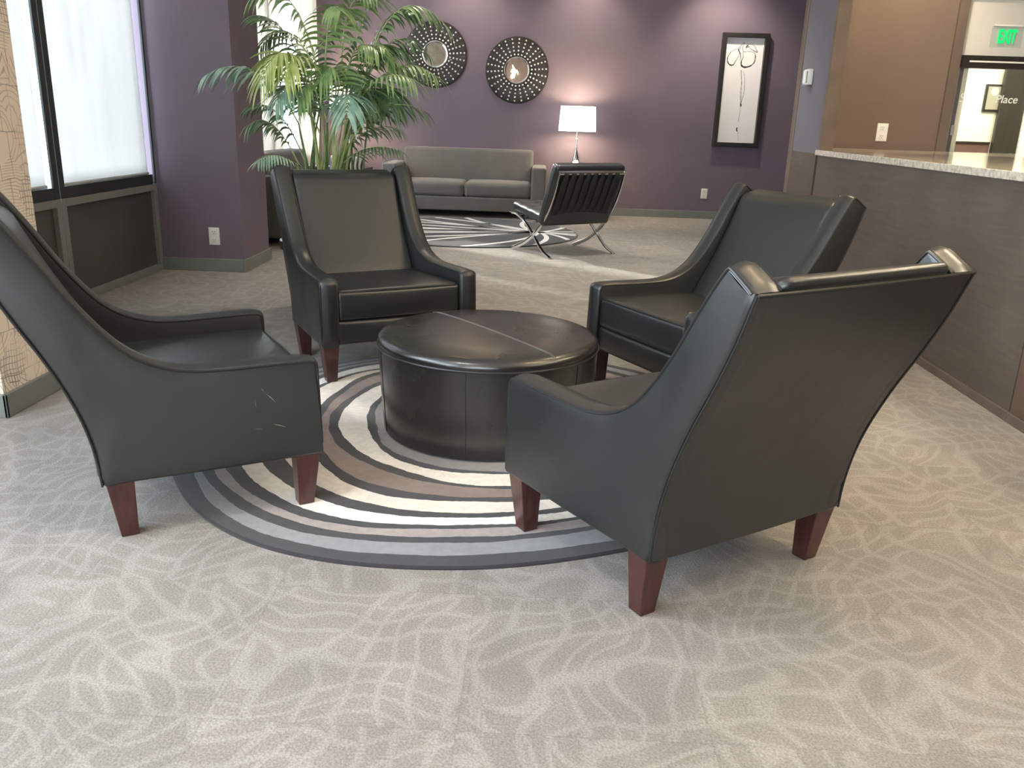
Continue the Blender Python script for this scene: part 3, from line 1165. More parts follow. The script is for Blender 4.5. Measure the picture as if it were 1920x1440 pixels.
rug_m = [M['rug_black'], M['rug_blue'], M['rug_taupe'], M['rug_white'], M['rug_cream'], M['rug_brown'], M['rug_grey']]
bandmat = [0, 1, 0, 2, 0, 3, 0, 4, 0, 5, 0, 4, 0]
m = MB()
NA = 360
rnd = random.Random(3)
rings = []
for ci, c in enumerate(CUR):
    ring = []
    ph = [rnd.uniform(0, 6.28) for _ in range(4)]
    for k in range(NA):
        a = -180 + 360 * k / NA
        r = periodic(c, a)
        if ci > 0:
            r += 0.0022 * math.sin(9 * R(a) + ph[0]) + 0.0016 * math.sin(23 * R(a) + ph[1]) + rnd.uniform(-0.0016, 0.0016)
        ring.append((-0.2 + r * math.cos(R(a)), 3.25 + r * math.sin(R(a))))
    rings.append(ring)
Zr = 0.010


def ringfaces(A, B, za, zb, mi):
    vs = [(p[0], p[1], za) for p in A] + [(p[0], p[1], zb) for p in B]
    fs = [(k, (k + 1) % NA, NA + (k + 1) % NA, NA + k) for k in range(NA)]
    m.add(vs, fs, mi)


def shrink(ring, d):
    return [(-0.2 + (x + 0.2) * (1 - d), 3.25 + (y - 3.25) * (1 - d)) for x, y in ring]


out0 = rings[0]
ringfaces(out0, shrink(out0, 0.0), 0.0, 0.005, 0)
ringfaces(out0, shrink(out0, 0.006), 0.005, Zr, 0)
rings[0] = shrink(out0, 0.006)
for i in range(len(rings) - 1):
    ringfaces(rings[i], rings[i + 1], Zr, Zr, bandmat[i])
m.add([(p[0], p[1], Zr) for p in rings[-1]], [tuple(range(NA))], 6)
o = m.build('swirl_rug', rug_m, smooth=30)
tag(o, 'round rug with black, cream, brown and blue-grey swirl rings under the ottoman', 'rug')

# ------------------------------------------------------------------ far rug
m = MB()
RC2 = (-0.83, 9.6)
RR = 1.27
m.lathe([(RR, 0.0), (RR, 0.006), (RR - 0.008, 0.011), (0.0, 0.011)], (RC2[0], RC2[1], 0), 96, mi=0)
cv = Vector((0.0, 9.66))


def stroke2(p0, pm, p1, w0, w1, z=0.0125):
    n = 18
    rows = []
    for i in range(n + 1):
        t = i / n
        p = Vector(p0) * (1 - t) ** 2 + Vector(pm) * 2 * t * (1 - t) + Vector(p1) * t * t
        d = (Vector(pm) - Vector(p0)) * 2 * (1 - t) + (Vector(p1) - Vector(pm)) * 2 * t
        d.normalize()
        nrm = Vector((-d.y, d.x))
        ww = (w0 + (w1 - w0) * t) / 2
        a, b = p + nrm * ww, p - nrm * ww
        for q in (a, b):
            r_ = (q - Vector(RC2))
            if r_.length > RR - 0.012:
                q.xy = Vector(RC2) + r_.normalized() * (RR - 0.012)
        rows.append([(a.x, a.y, z), (b.x, b.y, z)])
    m.grid(rows, mi=1)


for ang, bend in ((168, 0.0), (176, .05), (183, -.04), (190, .04), (198, -.03), (208, .05), (160, -.08), (150, .06), (140, -.12), (128, .12), (222, -.08), (240, .22), (100, .2), (20, .05), (-8, -.03), (-25, .02), (-60, .15), (60, -.1), (-92, .2)):
    e = Vector((math.cos(R(ang)), math.sin(R(ang))))
    q0 = cv
    # distance to rug edge
    dd = cv - Vector(RC2)
    bq = dd.dot(e)
    L_ = -bq + math.sqrt(bq * bq - (dd.length_squared - RR * RR)) - 0.02
    q1 = cv + e * L_
    qm = cv + e * L_ * 0.45 + Vector((-e.y, e.x)) * bend * L_
    stroke2(q0, qm, q1, 0.05, 0.06)
o = m.build('sunburst_rug', [M['rug2_dark'], M['rug2_white']], smooth=30)
tag(o, 'dark grey round rug with white radiating lines in front of the sofa', 'rug')


# ------------------------------------------------------------------ sofas
def sofa(name, label, W_, loc, rz, mt, D=0.88, armw=0.185, group=None, zback=0.835):
    t = thing(name, label, 'sofa', loc, rz, group)
    # local: +y front, x across, rear at y = -D/2
    f, r = D / 2, -D / 2
    iw = W_ - 2 * armw
    m = MB()
    m.rbox((0, 0.0, 0.17), (iw + 0.02, D - 0.02, 0.17), 0.015)
    m.build('base', mt, t, smooth=50)
    for s in (-1, 1):
        m = MB()
        m.rbox((s * (W_ / 2 - armw / 2), 0.0, 0.365), (armw, D, 0.56), 0.028, (0.004, 0.006, 0.006))
        m.build('arm', mt, t, smooth=50)
        m = MB()
        m.rbox((s * iw / 4, 0.10, 0.345), (iw / 2 - 0.006, D - 0.24, 0.185), 0.05, (0.0, 0.012, 0.02), 8)
        m.build('seat_cushion', mt, t, smooth=60)

    def xf(x, y, z):
        return (x, y - 0.12 * (z - 0.4), z)
    m = MB()
    m.rbox((0, r + 0.15, 0.26 + (zback - 0.26) / 2), (iw + 0.02, 0.22, zback - 0.26), 0.045, (0, 0.02, 0.0), 8, xf)
    m.build('backrest', mt, t, smooth=60)
    for sx in (-1, 1):
        for sy in (-1, 1):
            m = MB()
            m.lathe([(0.018, 0.0), (0.026, 0.09)], (sx * (W_ / 2 - 0.09), sy * (D / 2 - 0.09), 0), 12)
            m.build('leg', M['black'], t)
    return t


sofa('sofa', 'grey fabric two-seat sofa against the purple wall under the studded mirrors', 2.08, (-0.975, 11.41, 0), PI, M['sofa'], group=None)
sofa('loveseat', 'charcoal fabric loveseat by the far curtains, mostly behind the palm', 2.05, (-2.44, 8.95, 0), -PI / 2, M['sofa_dark'], D=0.84)


def zebra():
    m, t, p = nm('zebra_print_fabric')
    tc = N(t, 'ShaderNodeTexCoord')
    wv = N(t, 'ShaderNodeTexWave', i_Scale=7.0, i_Distortion=4.0)
    wv.inputs['Detail'].default_value = 1.0
    t.links.new(tc.outputs['Object'], wv.inputs['Vector'])
    r = N(t, 'ShaderNodeValToRGB')
    r.color_ramp.elements[0].position = 0.45
    r.color_ramp.elements[0].color = (0.02, 0.02, 0.02, 1)
    r.color_ramp.elements[1].position = 0.55
    r.color_ramp.elements[1].color = (0.5, 0.47, 0.43, 1)
    t.links.new(wv.outputs['Fac'], r.inputs[0])
    t.links.new(r.outputs[0], p.inputs['Base Color'])
    p.inputs['Roughness'].default_value = 0.8
    return m


m = MB()
m.rbox((0, 0, 0), (0.36, 0.10, 0.30), 0.045, (0, 0.035, 0), 8)
o = m.build('throw_pillow', zebra(), smooth=60)
o.location = (-2.17, 9.66, 0.63)
o.rotation_euler = (R(-10), R(3), R(6))
tag(o, 'zebra-striped throw pillow on the loveseat just above the middle armchair', 'pillow')


# ------------------------------------------------------------------ lamps and tables
def lamp(label, loc, pole):
    t = thing('table_lamp', label, 'lamp', loc, 0, 'chrome table lamps with white drum shades')
    m = MB()
    m.lathe([(0.10, 0.0), (0.102, 0.008), (0.085, 0.016), (0.055, 0.035), (0.042, 0.07), (0.030, 0.11), (0.018, 0.15), (0.013, 0.175)], seg=36)
    m.build('base', M['steel'], t, smooth=60)
    m = MB()
    m.tube([(0, 0, 0.17), (0, 0, pole + 0.06)], 0.0095, 12)
    m.lathe([(0.0095, 0), (0.016, 0.006), (0.0095, 0.014)], (0, 0, pole - 0.1), 16)
    m.build('pole', M['steel'], t)
    z0, z1 = pole, pole + 0.31
    m = MB()
    for dr in (0, -0.004):
        rows = [[((0.243 + dr - (0.243 - 0.225) * s) * math.cos(a * PI / 24), (0.243 + dr - 0.018 * s) * math.sin(a * PI / 24), z0 + (z1 - z0) * s) for a in range(49)] for s in (0, 0.25, 0.5, 0.75, 1)]
        m.grid(rows)
    m.build('lamp_shade', M['shade'], t, smooth=60)
    m = MB()
    m.tube([(0.24 * math.cos(a * PI / 24), 0.24 * math.sin(a * PI / 24), z0) for a in range(48)], 0.004, 6, closed=True)
    for a in (0, 2.094, 4.189):
        m.tube([(0, 0, z0 + 0.24), (0.225 * math.cos(a), 0.225 * math.sin(a), z0 + 0.30)], 0.002, 5)
    m.build('shade_wire', M['steel'], t)
    m = MB()
    m.lathe([(0.0, -0.045), (0.02, -0.04), (0.032, 0.0), (0.026, 0.03), (0.0, 0.05)], (0, 0, z0 + 0.15), 16)
    m.build('bulb', M['bulb'], t)
    for z in (z0 - 0.01, z1 - 0.02):
        pass
    light('lamp_light', 'POINT', (loc[0], loc[1], loc[2] + z0 + 0.23), 16, (1.0, 0.80, 0.55), radius=0.05)
    light('lamp_light', 'POINT', (loc[0], loc[1], loc[2] + z0 + 0.07), 10, (1.0, 0.80, 0.55), radius=0.05)
    return t


def side_table(label, loc, h, w_=0.5):
    t = thing('side_table', label, 'table', loc, 0, 'black side tables under the lamps')
    m = MB()
    m.rbox((0, 0, h - 0.0175), (w_, w_, 0.035), 0.006)
    m.build('tabletop', M['black'], t, smooth=40)
    for sx in (-1, 1):
        for sy in (-1, 1):
            m = MB()
            m.rbox((sx * (w_ / 2 - 0.03), sy * (w_ / 2 - 0.03), (h - 0.03) / 2), (0.035, 0.035, h - 0.03), 0.004)
            m.build('leg', M['black'], t, smooth=40)
    m = MB()
    m.rbox((0, 0, 0.16), (w_ - 0.06, w_ - 0.06, 0.02), 0.004)
    m.build('lower_shelf', M['black'], t, smooth=40)
    return t


side_table('black side table behind the chrome-framed chair, holding the right lamp', (0.49, 11.5, 0), 0.69, 0.40)
lamp('chrome table lamp with lit white drum shade right of the two mirrors', (0.445, 11.5, 0.69), 0.405)
side_table('black corner table behind the palm, holding the left lamp', (-2.50, 11.35, 0), 0.56, 0.5)
lamp('chrome table lamp with lit white shade glowing behind the palm fronds', (-2.50, 11.35, 0.56), 0.69)


# ------------------------------------------------------------------ cross-legged chrome chair
bc = thing('chrome_frame_lounge_chair', 'black tufted leather lounge chair with crossed chrome legs, back towards the camera', 'chair', (0.235, 8.31, 0), 0.60)


def arc_pts(p0, pm, p1, n=26):
    return spline([(p0[0], p0[1], 0), *[(q[0], q[1], 0) for q in pm], (p1[0], p1[1], 0)], n)


for s in (-1, 1):
    x = s * 0.375
    m = MB()
    a = arc_pts((-.415, .79), [(-.355, .60), (-.255, .41), (-.10, .235), (.10, .10)], (.335, .008))
    b = arc_pts((-.335, .008), [(-.20, .06), (-.06, .165), (.10, .285), (.25, .345)], (.37, .36))
    m.tube([(x, q.x, q.y) for q in a], 0.01, 8, flat=(0.020, 0.0065))
    m.tube([(x, q.x, q.y) for q in b], 0.01, 8, flat=(0.020, 0.0065))
    m.build('side_frame', M['steel'], bc, smooth=60)
for (y, z) in ((-.412, .778), (-.205, .335), (.355, .35)):
    m = MB()
    m.tube([(-.375, y, z), (.375, y, z)], 0.008, 8, flat=(0.004, 0.018) if z > 0.7 else None)
    m.build('cross_bar', M['steel'], bc)


def bx(x, y, z):        # z along the back 0..0.56
    s = z / 0.56
    return (x, -0.150 - 0.215 * s + y * 0.93, 0.295 + 0.545 * s + y * 0.40)


def tufted(name, size, xf, nx=4, nz=4, axis=1):
    m = MB()
    m.rbox((0, 0, size[2] / 2) if axis == 1 else (0, size[1] / 2, 0), size, 0.03, (0, 0.008, 0) if axis == 1 else (0, 0, .008), 20, xf)
    return m.build(name, M['leather_far'], bc, smooth=60)


def bxt(x, y, z):
    if y > 0.02:
        y -= 0.012 * (abs(math.sin(x / 0.70 * 4 * PI)) * 0 + (abs(math.cos(PI * x / 0.175)) ** 8 + abs(math.cos(PI * z / 0.14)) ** 8) * 0.5)
    return bx(x, y, z)


back_c = tufted('back_cushion', (0.79, 0.10, 0.575), bxt)


def sxt(x, y, z):       # y along the seat 0..0.60
    if z > 0.02:
        z -= 0.012 * (abs(math.cos(PI * x / 0.175)) ** 8 + abs(math.cos(PI * y / 0.15)) ** 8) * 0.5
    s = y / 0.60
    return (x, -0.175 + 0.56 * s - z * 0.2, 0.335 + 0.085 * s + z)


tufted('seat_cushion_pad', (0.70, 0.60, 0.10), sxt, axis=2).name = 'seat_cushion'
for i in range(8):
    xx = -0.29 + 0.58 * i / 7
    m = MB()
    rows = []
    for k in range(13):
        s = k / 12
        y = -0.412 + 0.215 * s - 0.012
        z = 0.775 - 0.45 * s
        rows.append([(xx - (0.022 if k < 2 else 0.036), y - 0.012 * math.sin(PI * s), z), (xx + (0.022 if k < 2 else 0.036), y - 0.012 * math.sin(PI * s), z)])
    m.grid(rows)
    o = m.build('back_strap', M['black_matte'], bc, smooth=60)
    sd = o.modifiers.new('solid', 'SOLIDIFY')
    sd.thickness = 0.004
m = MB()
for i in range(6):
    yy = -0.12 + 0.42 * i / 5
    m.box(-0.36, 0.36, yy - 0.025, yy + 0.025, 0.300 + 0.07 * (yy + 0.12) / 0.42 - 0.012, 0.304 + 0.07 * (yy + 0.12) / 0.42 - 0.012)
m.build('seat_strap', M['black_matte'], bc, smooth=None)


# ------------------------------------------------------------------ mirrors
def mirror(label, x, z):
    t = thing('studded_round_mirror', label, 'mirror', (x, YB - 0.001, z), 0, 'round studded mirrors on the purple wall')
    m = MB()
    rings_ = [(0.41, 0.0), (0.415, 0.012), (0.408, 0.026), (0.37, 0.034), (0.27, 0.036), (0.19, 0.032), (0.16, 0.020), (0.0, 0.020)]
    m.lathe(rings_, seg=72, axis='Y')
    m.build('studded_frame', M['mirror_wood'], t, smooth=40)
    spots = [(0.195 + 0.047 * j, 2 * PI * k / 26 + 0.07) for k in range(26) for j in range(5)]
    prof = [(0.0120, 0.0), (0.0095, 0.007), (0.0045, 0.011), (0.0, 0.012)]
    m = MB()
    m.lathe(prof, (0, 0, 0), 10, axis='Y')
    first = m.build('stud', M['stud'], t, smooth=60)
    rest = MB()
    for q, (r_, a) in enumerate(spots):
        pos = (r_ * math.cos(a), -0.034, r_ * math.sin(a))
        if q == 0:
            first.location = pos
        elif q < 100:
            c = first.copy()
            COL.objects.link(c)
            c.parent = t
            c.location = pos
        else:
            rest.lathe(prof, pos, 10, axis='Y')
    rest.build('studs', M['stud'], t, smooth=60)['kind'] = 'stuff'
    m = MB()
    for k in range(26):
        a = 2 * PI * (k + 0.5) / 26 + 0.07
        m.tube([(0.18 * math.cos(a), -0.033, 0.18 * math.sin(a)), (0.40 * math.cos(a), -0.033, 0.40 * math.sin(a))], 0.0022, 5)
    m.build('ridge', M['black'], t)
    m = MB()
    m.lathe([(0.170, 0.020), (0.168, 0.038), (0.160, 0.040), (0.146, 0.034)], seg=64, axis='Y', cap=False)
    m.build('bevelled_ring', M['bevel'], t, smooth=20)
    m = MB()
    m.lathe([(0.148, 0.033), (0.0, 0.034)], seg=64, axis='Y')
    m.build('mirror_glass', M['mirror'], t, smooth=60)
    return t


mirror('round mirror in a wide black studded frame, the higher left one beside the palm', -1.448, 2.00)
mirror('round mirror in a wide black studded frame, the lower right one above the sofa', -0.372, 1.835)

# ------------------------------------------------------------------ framed flower print
fr = thing('framed_print', 'tall black framed ink drawing of a flower on the purple wall', 'picture', (2.565, YB - 0.001, 1.665))
FW, FH, FB, FD = 0.60, 1.41, 0.055, 0.075
m = MB()
for x0, x1, z0, z1 in ((-FW / 2, FW / 2, FH / 2 - FB, FH / 2), (-FW / 2, FW / 2, -FH / 2, -FH / 2 + FB), (-FW / 2, -FW / 2 + FB, -FH / 2 + FB, FH / 2 - FB), (FW / 2 - FB, FW / 2, -FH / 2 + FB, FH / 2 - FB)):
    m.box(x0, x1, -FD, 0, z0, z1)
m.build('frame', M['frame_wood'], fr, smooth=None, bevel=0.004)
m = MB()
m.box(-FW / 2 + FB, FW / 2 - FB, -0.016, -0.004, -FH / 2 + FB, FH / 2 - FB)
m.build('print_paper', M['paper'], fr, smooth=None)
ink = MB()


def ink_stroke(pts, ws, n=30):
    """pts in print fractions (0..1, 0..1 from the top); ws widths in mm"""
    W_, H_ = FW - 2 * FB, FH - 2 * FB
    P = spline([((u - 0.5) * W_, (0.5 - v) * H_, 0) for u, v in pts], n)
    rows = []
    for i, p in enumerate(P):
        a, b = P[max(0, i - 1)], P[min(n - 1, i + 1)]
        d = (b - a).normalized()
        nn = Vector((-d.y, d.x, 0))
        t = i / (n - 1) * (len(ws) - 1)
        k = min(int(t), len(ws) - 2)
        ww = (ws[k] + (ws[k + 1] - ws[k]) * (t - k)) * 0.001
        ww *= 1.25 + 0.3 * math.sin(i * 2.3)
        rows.append([(p.x + nn.x * ww, -0.0168, p.y + nn.y * ww), (p.x - nn.x * ww, -0.0168, p.y - nn.y * ww)])
    ink.grid(rows)


ink_stroke([(.36, .12), (.28, .105), (.14, .14), (.075, .19), (.10, .235), (.18, .258), (.25, .25), (.30, .215), (.36, .17), (.38, .14), (.34, .11)], [1.5, 1.5, 3, 5, 7, 4, 2, 1.5, 1.5])
ink_stroke([(.46, .135), (.60, .125), (.76, .135), (.80, .165), (.79, .225), (.68, .262), (.54, .272), (.46, .255), (.45, .215), (.49, .17), (.46, .14)], [2, 1.5, 2, 5, 4, 8, 9, 5, 2, 1.5])
ink_stroke([(.38, .07), (.34, .10), (.36, .125), (.40, .15), (.42, .20), (.40, .21)], [1, 3, 5, 4, 2, 1])
ink_stroke([(.36, .115), (.42, .06), (.48, .045), (.44, .09), (.48, .13)], [2, 1.5, 1.5, 2, 2])
ink_stroke([(.52, .095), (.58, .065), (.54, .085), (.62, .08)], [3, 5, 4, 2])
ink_stroke([(.60, .06), (.72, .065), (.80, .10), (.84, .13), (.76, .12), (.66, .10), (.58, .075)], [1.2, 1.5, 2, 3.5, 3, 2, 1.5])
ink_stroke([(.47, .30), (.50, .36), (.515, .44), (.53, .52), (.545, .60), (.545, .64)], [2, 1.5, 2, 2, 3, 4])
ink_stroke([(.53, .31), (.58, .37), (.60, .45), (.60, .52), (.57, .58), (.55, .63)], [1, 1.5, 1.8, 2, 2, 2])
ink_stroke([(.47, .30), (.46, .33), (.52, .42), (.50, .50), (.52, .58)], [1.5, 1, 1, 1, 1])
ink_stroke([(.54, .62), (.56, .635), (.55, .65)], [6, 8, 3], 10)
ink_stroke([(.55, .64), (.55, .72), (.54, .78), (.55, .80)], [1, 1.5, 2, 1])
ink_stroke([(.52, .85), (.51, .875), (.54, .89)], [6, 7, 4], 10)
ink_stroke([(.54, .88), (.57, .93), (.59, .98)], [1.5, 1, .8])
ink.build('ink_drawing', M['ink'], fr, smooth=None)


# ------------------------------------------------------------------ small wall items
def outlet(label, loc, rz, cw=1.0, group='white wall outlets'):
    t = thing('wall_outlet', label, 'outlet', loc, rz, group)
    m = MB()
    m.rbox((0, -0.003, 0), (0.085 * cw, 0.006, 0.135 * cw), 0.003, k=2, n=3)
    m.build('cover_plate', M['white_plastic'], t, smooth=40)
    for s in (-1, 1):
        m = MB()
        m.rbox((0, -0.0075, s * 0.032 * cw), (0.038 * cw, 0.004, 0.034 * cw), 0.0018, k=2, n=3)
        o = m.build('socket', M['white_plastic'], t, smooth=40)
        m = MB()
        for x in (-0.008, 0.008):
            m.box(x - 0.0014, x + 0.0014, -0.0102, -0.0094, s * 0.032 * cw, s * 0.032 * cw + 0.011)
        m.box(-0.003, 0.003, -0.0102, -0.0094, s * 0.032 * cw - 0.012, s * 0.032 * cw - 0.007)
        m.build('slot', M['slot'], o, smooth=None)
    return t


outlet('white wall outlet low on the left purple wall beside the window', (-2.532, 6.589, 0.275), 0)
outlet('white wall outlet low on the far purple wall behind the right armchair', (2.226, YB - 0.001, 0.336), 0)
outlet('white wall outlet on the brown wall just above the reception counter', (2.945, 7.799, 1.213), 0, 1.1)
al = thing('wall_alarm', 'small white wall alarm box on the lilac pier beside the brown wall', 'alarm', (XC - 0.001, 7.31, 1.617), -PI / 2)
m = MB()
m.rbox((0, -0.02, 0), (0.135, 0.04, 0.12), 0.008)
m.build('housing', M['white_plastic'], al, smooth=40)
m = MB()
m.rbox((-0.012, -0.046, 0), (0.03, 0.016, 0.10), 0.005)
m.build('lens', mat('alarm_lens', (0.9, 0.9, 0.88), 0.1), al, smooth=40)
m = MB()
m.rbox((0.042, -0.0415, 0), (0.035, 0.004, 0.09), 0.0015, k=2)
m.build('grille', M['grey_plastic'], al, smooth=40)

# ------------------------------------------------------------------ reception counter
rc = thing('reception_counter', 'long dark walnut reception counter with panelled front along the right side', 'counter', (XC, 3.0, 0))
m = MB()
m.box(0.0, 0.03, 0.662, 3.86, 0.045, 1.03)
m.build('front_panel', M['counter_wood'], rc, smooth=None, bevel=0.002)
m = MB()
m.box(0.0, 0.03, -3.5, 0.650, 0.045, 1.03)
m.build('front_panel', M['counter_wood_red'], rc, smooth=None, bevel=0.002)['label'] = 'redder walnut panel'
m = MB()
m.box(-0.012, 0.03, 0.658, 3.86, 0.0, 0.045)
m.box(-0.012, 0.03, -3.5, 0.654, 0.0, 0.045)
m.build('toe_strip', M['trim_wood'], rc, smooth=None, bevel=0.003)
m = MB()
m.box(0.03, 0.06, -3.5, 3.86, 0.0, 1.03)
m.box(0.06, 1.4, 3.80, 3.86, 0.0, 1.03)
m.build('carcass', M['frame_wood'], rc, smooth=None)
top = MB()
top.box(XC - 0.025, 4.45, 3.6, 6.86, 1.03, 1.07)
top.box(XC + 0.10, 5.9, 6.86, 7.795, 1.03, 1.07)
top.box(XC - 0.025, 2.9, -0.5, 3.6, 1.03, 1.07)
o = top.build('granite_worktop', M['granite'], smooth=None, bevel=0.004)
tag(o, 'polished pale granite worktop lying along the reception counter', 'worktop')

# glazed office partition beyond the counter
gp = bpy.data.objects.new('window_7', None)
COL.objects.link(gp)
gp['kind'] = 'structure'
gp.location = (3.50, 7.86, 0)
m = MB()
m.box(0.0, 0.035, -0.03, 0.03, 1.07, 1.86)
m.box(1.35, 1.385, -0.03, 0.03, 1.07, 1.86)
m.build('window_frame', M['alu'], gp, smooth=None, bevel=0.003)
m = MB()
m.box(0.0, 2.4, -0.05, 0.04, 1.76, 1.86)
m.build('head_rail', M['frame_wood'], gp, smooth=None, bevel=0.003)
m = MB()
m.box(0.09, 2.3, -0.056, -0.05, 1.805, 1.818)
m.build('rail_strip', M['white_plastic'], gp, smooth=None)
m = MB()
m.box(0.035, 1.35, -0.004, 0.004, 1.07, 1.76)
m.build('window_pane', M['glass'], gp, smooth=None)
struct(box_obj('wall_lintel', 3.50, 6.05, 7.84, 7.90, 1.86, 2.30, M['white_wall']))
struct(box_obj('wall_soffit', 3.50, 6.05, 7.82, 7.92, 2.30, ZC, M['brown']))
struct(box_obj('wall_office', 3.6, 6.05, 10.5, 10.6, 0, 2.6, M['cream_wall']))
struct(box_obj('wall_office_side', 3.62, 3.66, 7.95, 10.5, 0, 2.6, M['cream_wall']))
struct(box_obj('wall_office_wainscot', 3.62, 5.21, 10.47, 10.5, 0, 1.12, M['counter_wood_red']))
struct(box_obj('trim_4', 3.62, 5.21, 10.455, 10.5, 1.12, 1.14, M['frame_wood']))
dr = bpy.data.objects.new('door_1', None)
COL.objects.link(dr)
dr['kind'] = 'structure'
dr.location = (5.215, 10.40, 0)
m = MB()
m.box(0, 0.28, 0, 0.05, 0, 1.96)
m.build('door_leaf', M['darkdoor'], dr, smooth=None, bevel=0.004)
m = MB()
m.box(0.28, 0.36, -0.03, 0.08, 0, 2.05)
m.build('door_frame', M['white_plastic'], dr, smooth=None, bevel=0.003)
m = MB()
m.lathe([(0.022, 0.0), (0.022, 0.01), (0.009, 0.014), (0.009, 0.035), (0.022, 0.045), (0.020, 0.065), (0.0, 0.068)], (0.215, 0, 1.0), 16, axis='Y')
m.build('door_knob', M['steel'], dr, smooth=50)
# pictures, letters, lock on the glass
pc = thing('framed_certificate', 'small dark framed certificate on the cream office wall', 'picture', (5.16, 10.499, 1.625))
m = MB()
m.rbox((0, -0.015, 0), (0.20, 0.03, 0.30), 0.004, k=2)
m.build('frame', M['frame_wood'], pc, smooth=40)
m = MB()
m.box(-0.078, 0.078, -0.033, -0.0305, -0.125, 0.125)
m.build('certificate_sheet', mat('olive_grey_sheet', (0.33, 0.32, 0.24), 0.5), pc, smooth=None)
m = MB()
m.lathe([(0.045, 0.0), (0.045, 0.002), (0.0, 0.002)], (0, -0.033, 0.07), 20, axis='Y')
m.build('round_seal', mat('pale_seal', (0.55, 0.54, 0.44), 0.5), pc, smooth=None)
m = MB()
m.rbox((0, 0, 0), (0.032, 0.012, 0.085), 0.006)
o = m.build('glass_lock', M['grey_plastic'], smooth=50)
o.location = (3.565, 7.849, 1.25)
tag(o, 'small grey oval lock on the office glass', 'lock')


def text_mesh(s, size, shear=0.0, ext=0.002, bold=0.0, space=1.0):
    c = bpy.data.curves.new('t', 'FONT')
    c.body = s
    c.size = size
    c.shear = shear
    c.extrude = ext
    c.offset = bold
    c.space_character = space
    ob = bpy.data.objects.new('t', c)
    COL.objects.link(ob)
    dg = bpy.context.evaluated_depsgraph_get()
    dg.update()
    me = bpy.data.meshes.new_from_object(ob.evaluated_get(dg))
    bpy.data.objects.remove(ob)
    return me


def text_obj(name, s, size, loc, mt, rz=0.0, parent=None, **kw):
    me = text_mesh(s, size, **kw)
    me.materials.clear()
    me.materials.append(mt)
    # stand it up: (x, y, z) -> (x, -z, y)
    for v in me.vertices:
        x, y, z = v.co
        v.co = (x, -z, y)
    o = bpy.data.objects.new(name, me)
    COL.objects.link(o)
    o.location = loc
    o.rotation_euler = (0, 0, rz)
    if parent:
        o.parent = parent
    return o


lt = thing('window_lettering', 'frosted lettering reading Place on the office glass above the counter', 'lettering', (3.54, 7.855, 1.485))
text_obj('first_word', 'S', 0.105, (0.035, -0.003, 0.0), M['frost'], shear=0.15, ext=0.001, parent=lt)
text_obj('second_word', 'Place', 0.092, (0.345, -0.003, 0.002), M['frost'], shear=0.12, ext=0.001, bold=0.0005, parent=lt)
ex = thing('exit_sign', 'green lit EXIT sign on the pale wall above the office glass', 'sign', (3.75, 7.839, 1.93))
ext_ = text_obj('letters', 'EXIT', 0.150, (0.045, -0.014, 0.035), M['exit'], ext=0.003, bold=0.004, parent=ex, space=0.95)
ext_.scale = (0.52, 1, 1)
m = MB()
m.box(-0.01, 0.25, -0.0095, -0.004, 0.0, 0.165)
m.build('clear_panel', M['glass'], ex, smooth=None)
m = MB()
m.box(0.0, 0.24, -0.014, 0.0, 0.165, 0.178)
m.build('housing', M['white_plastic'], ex, smooth=None)


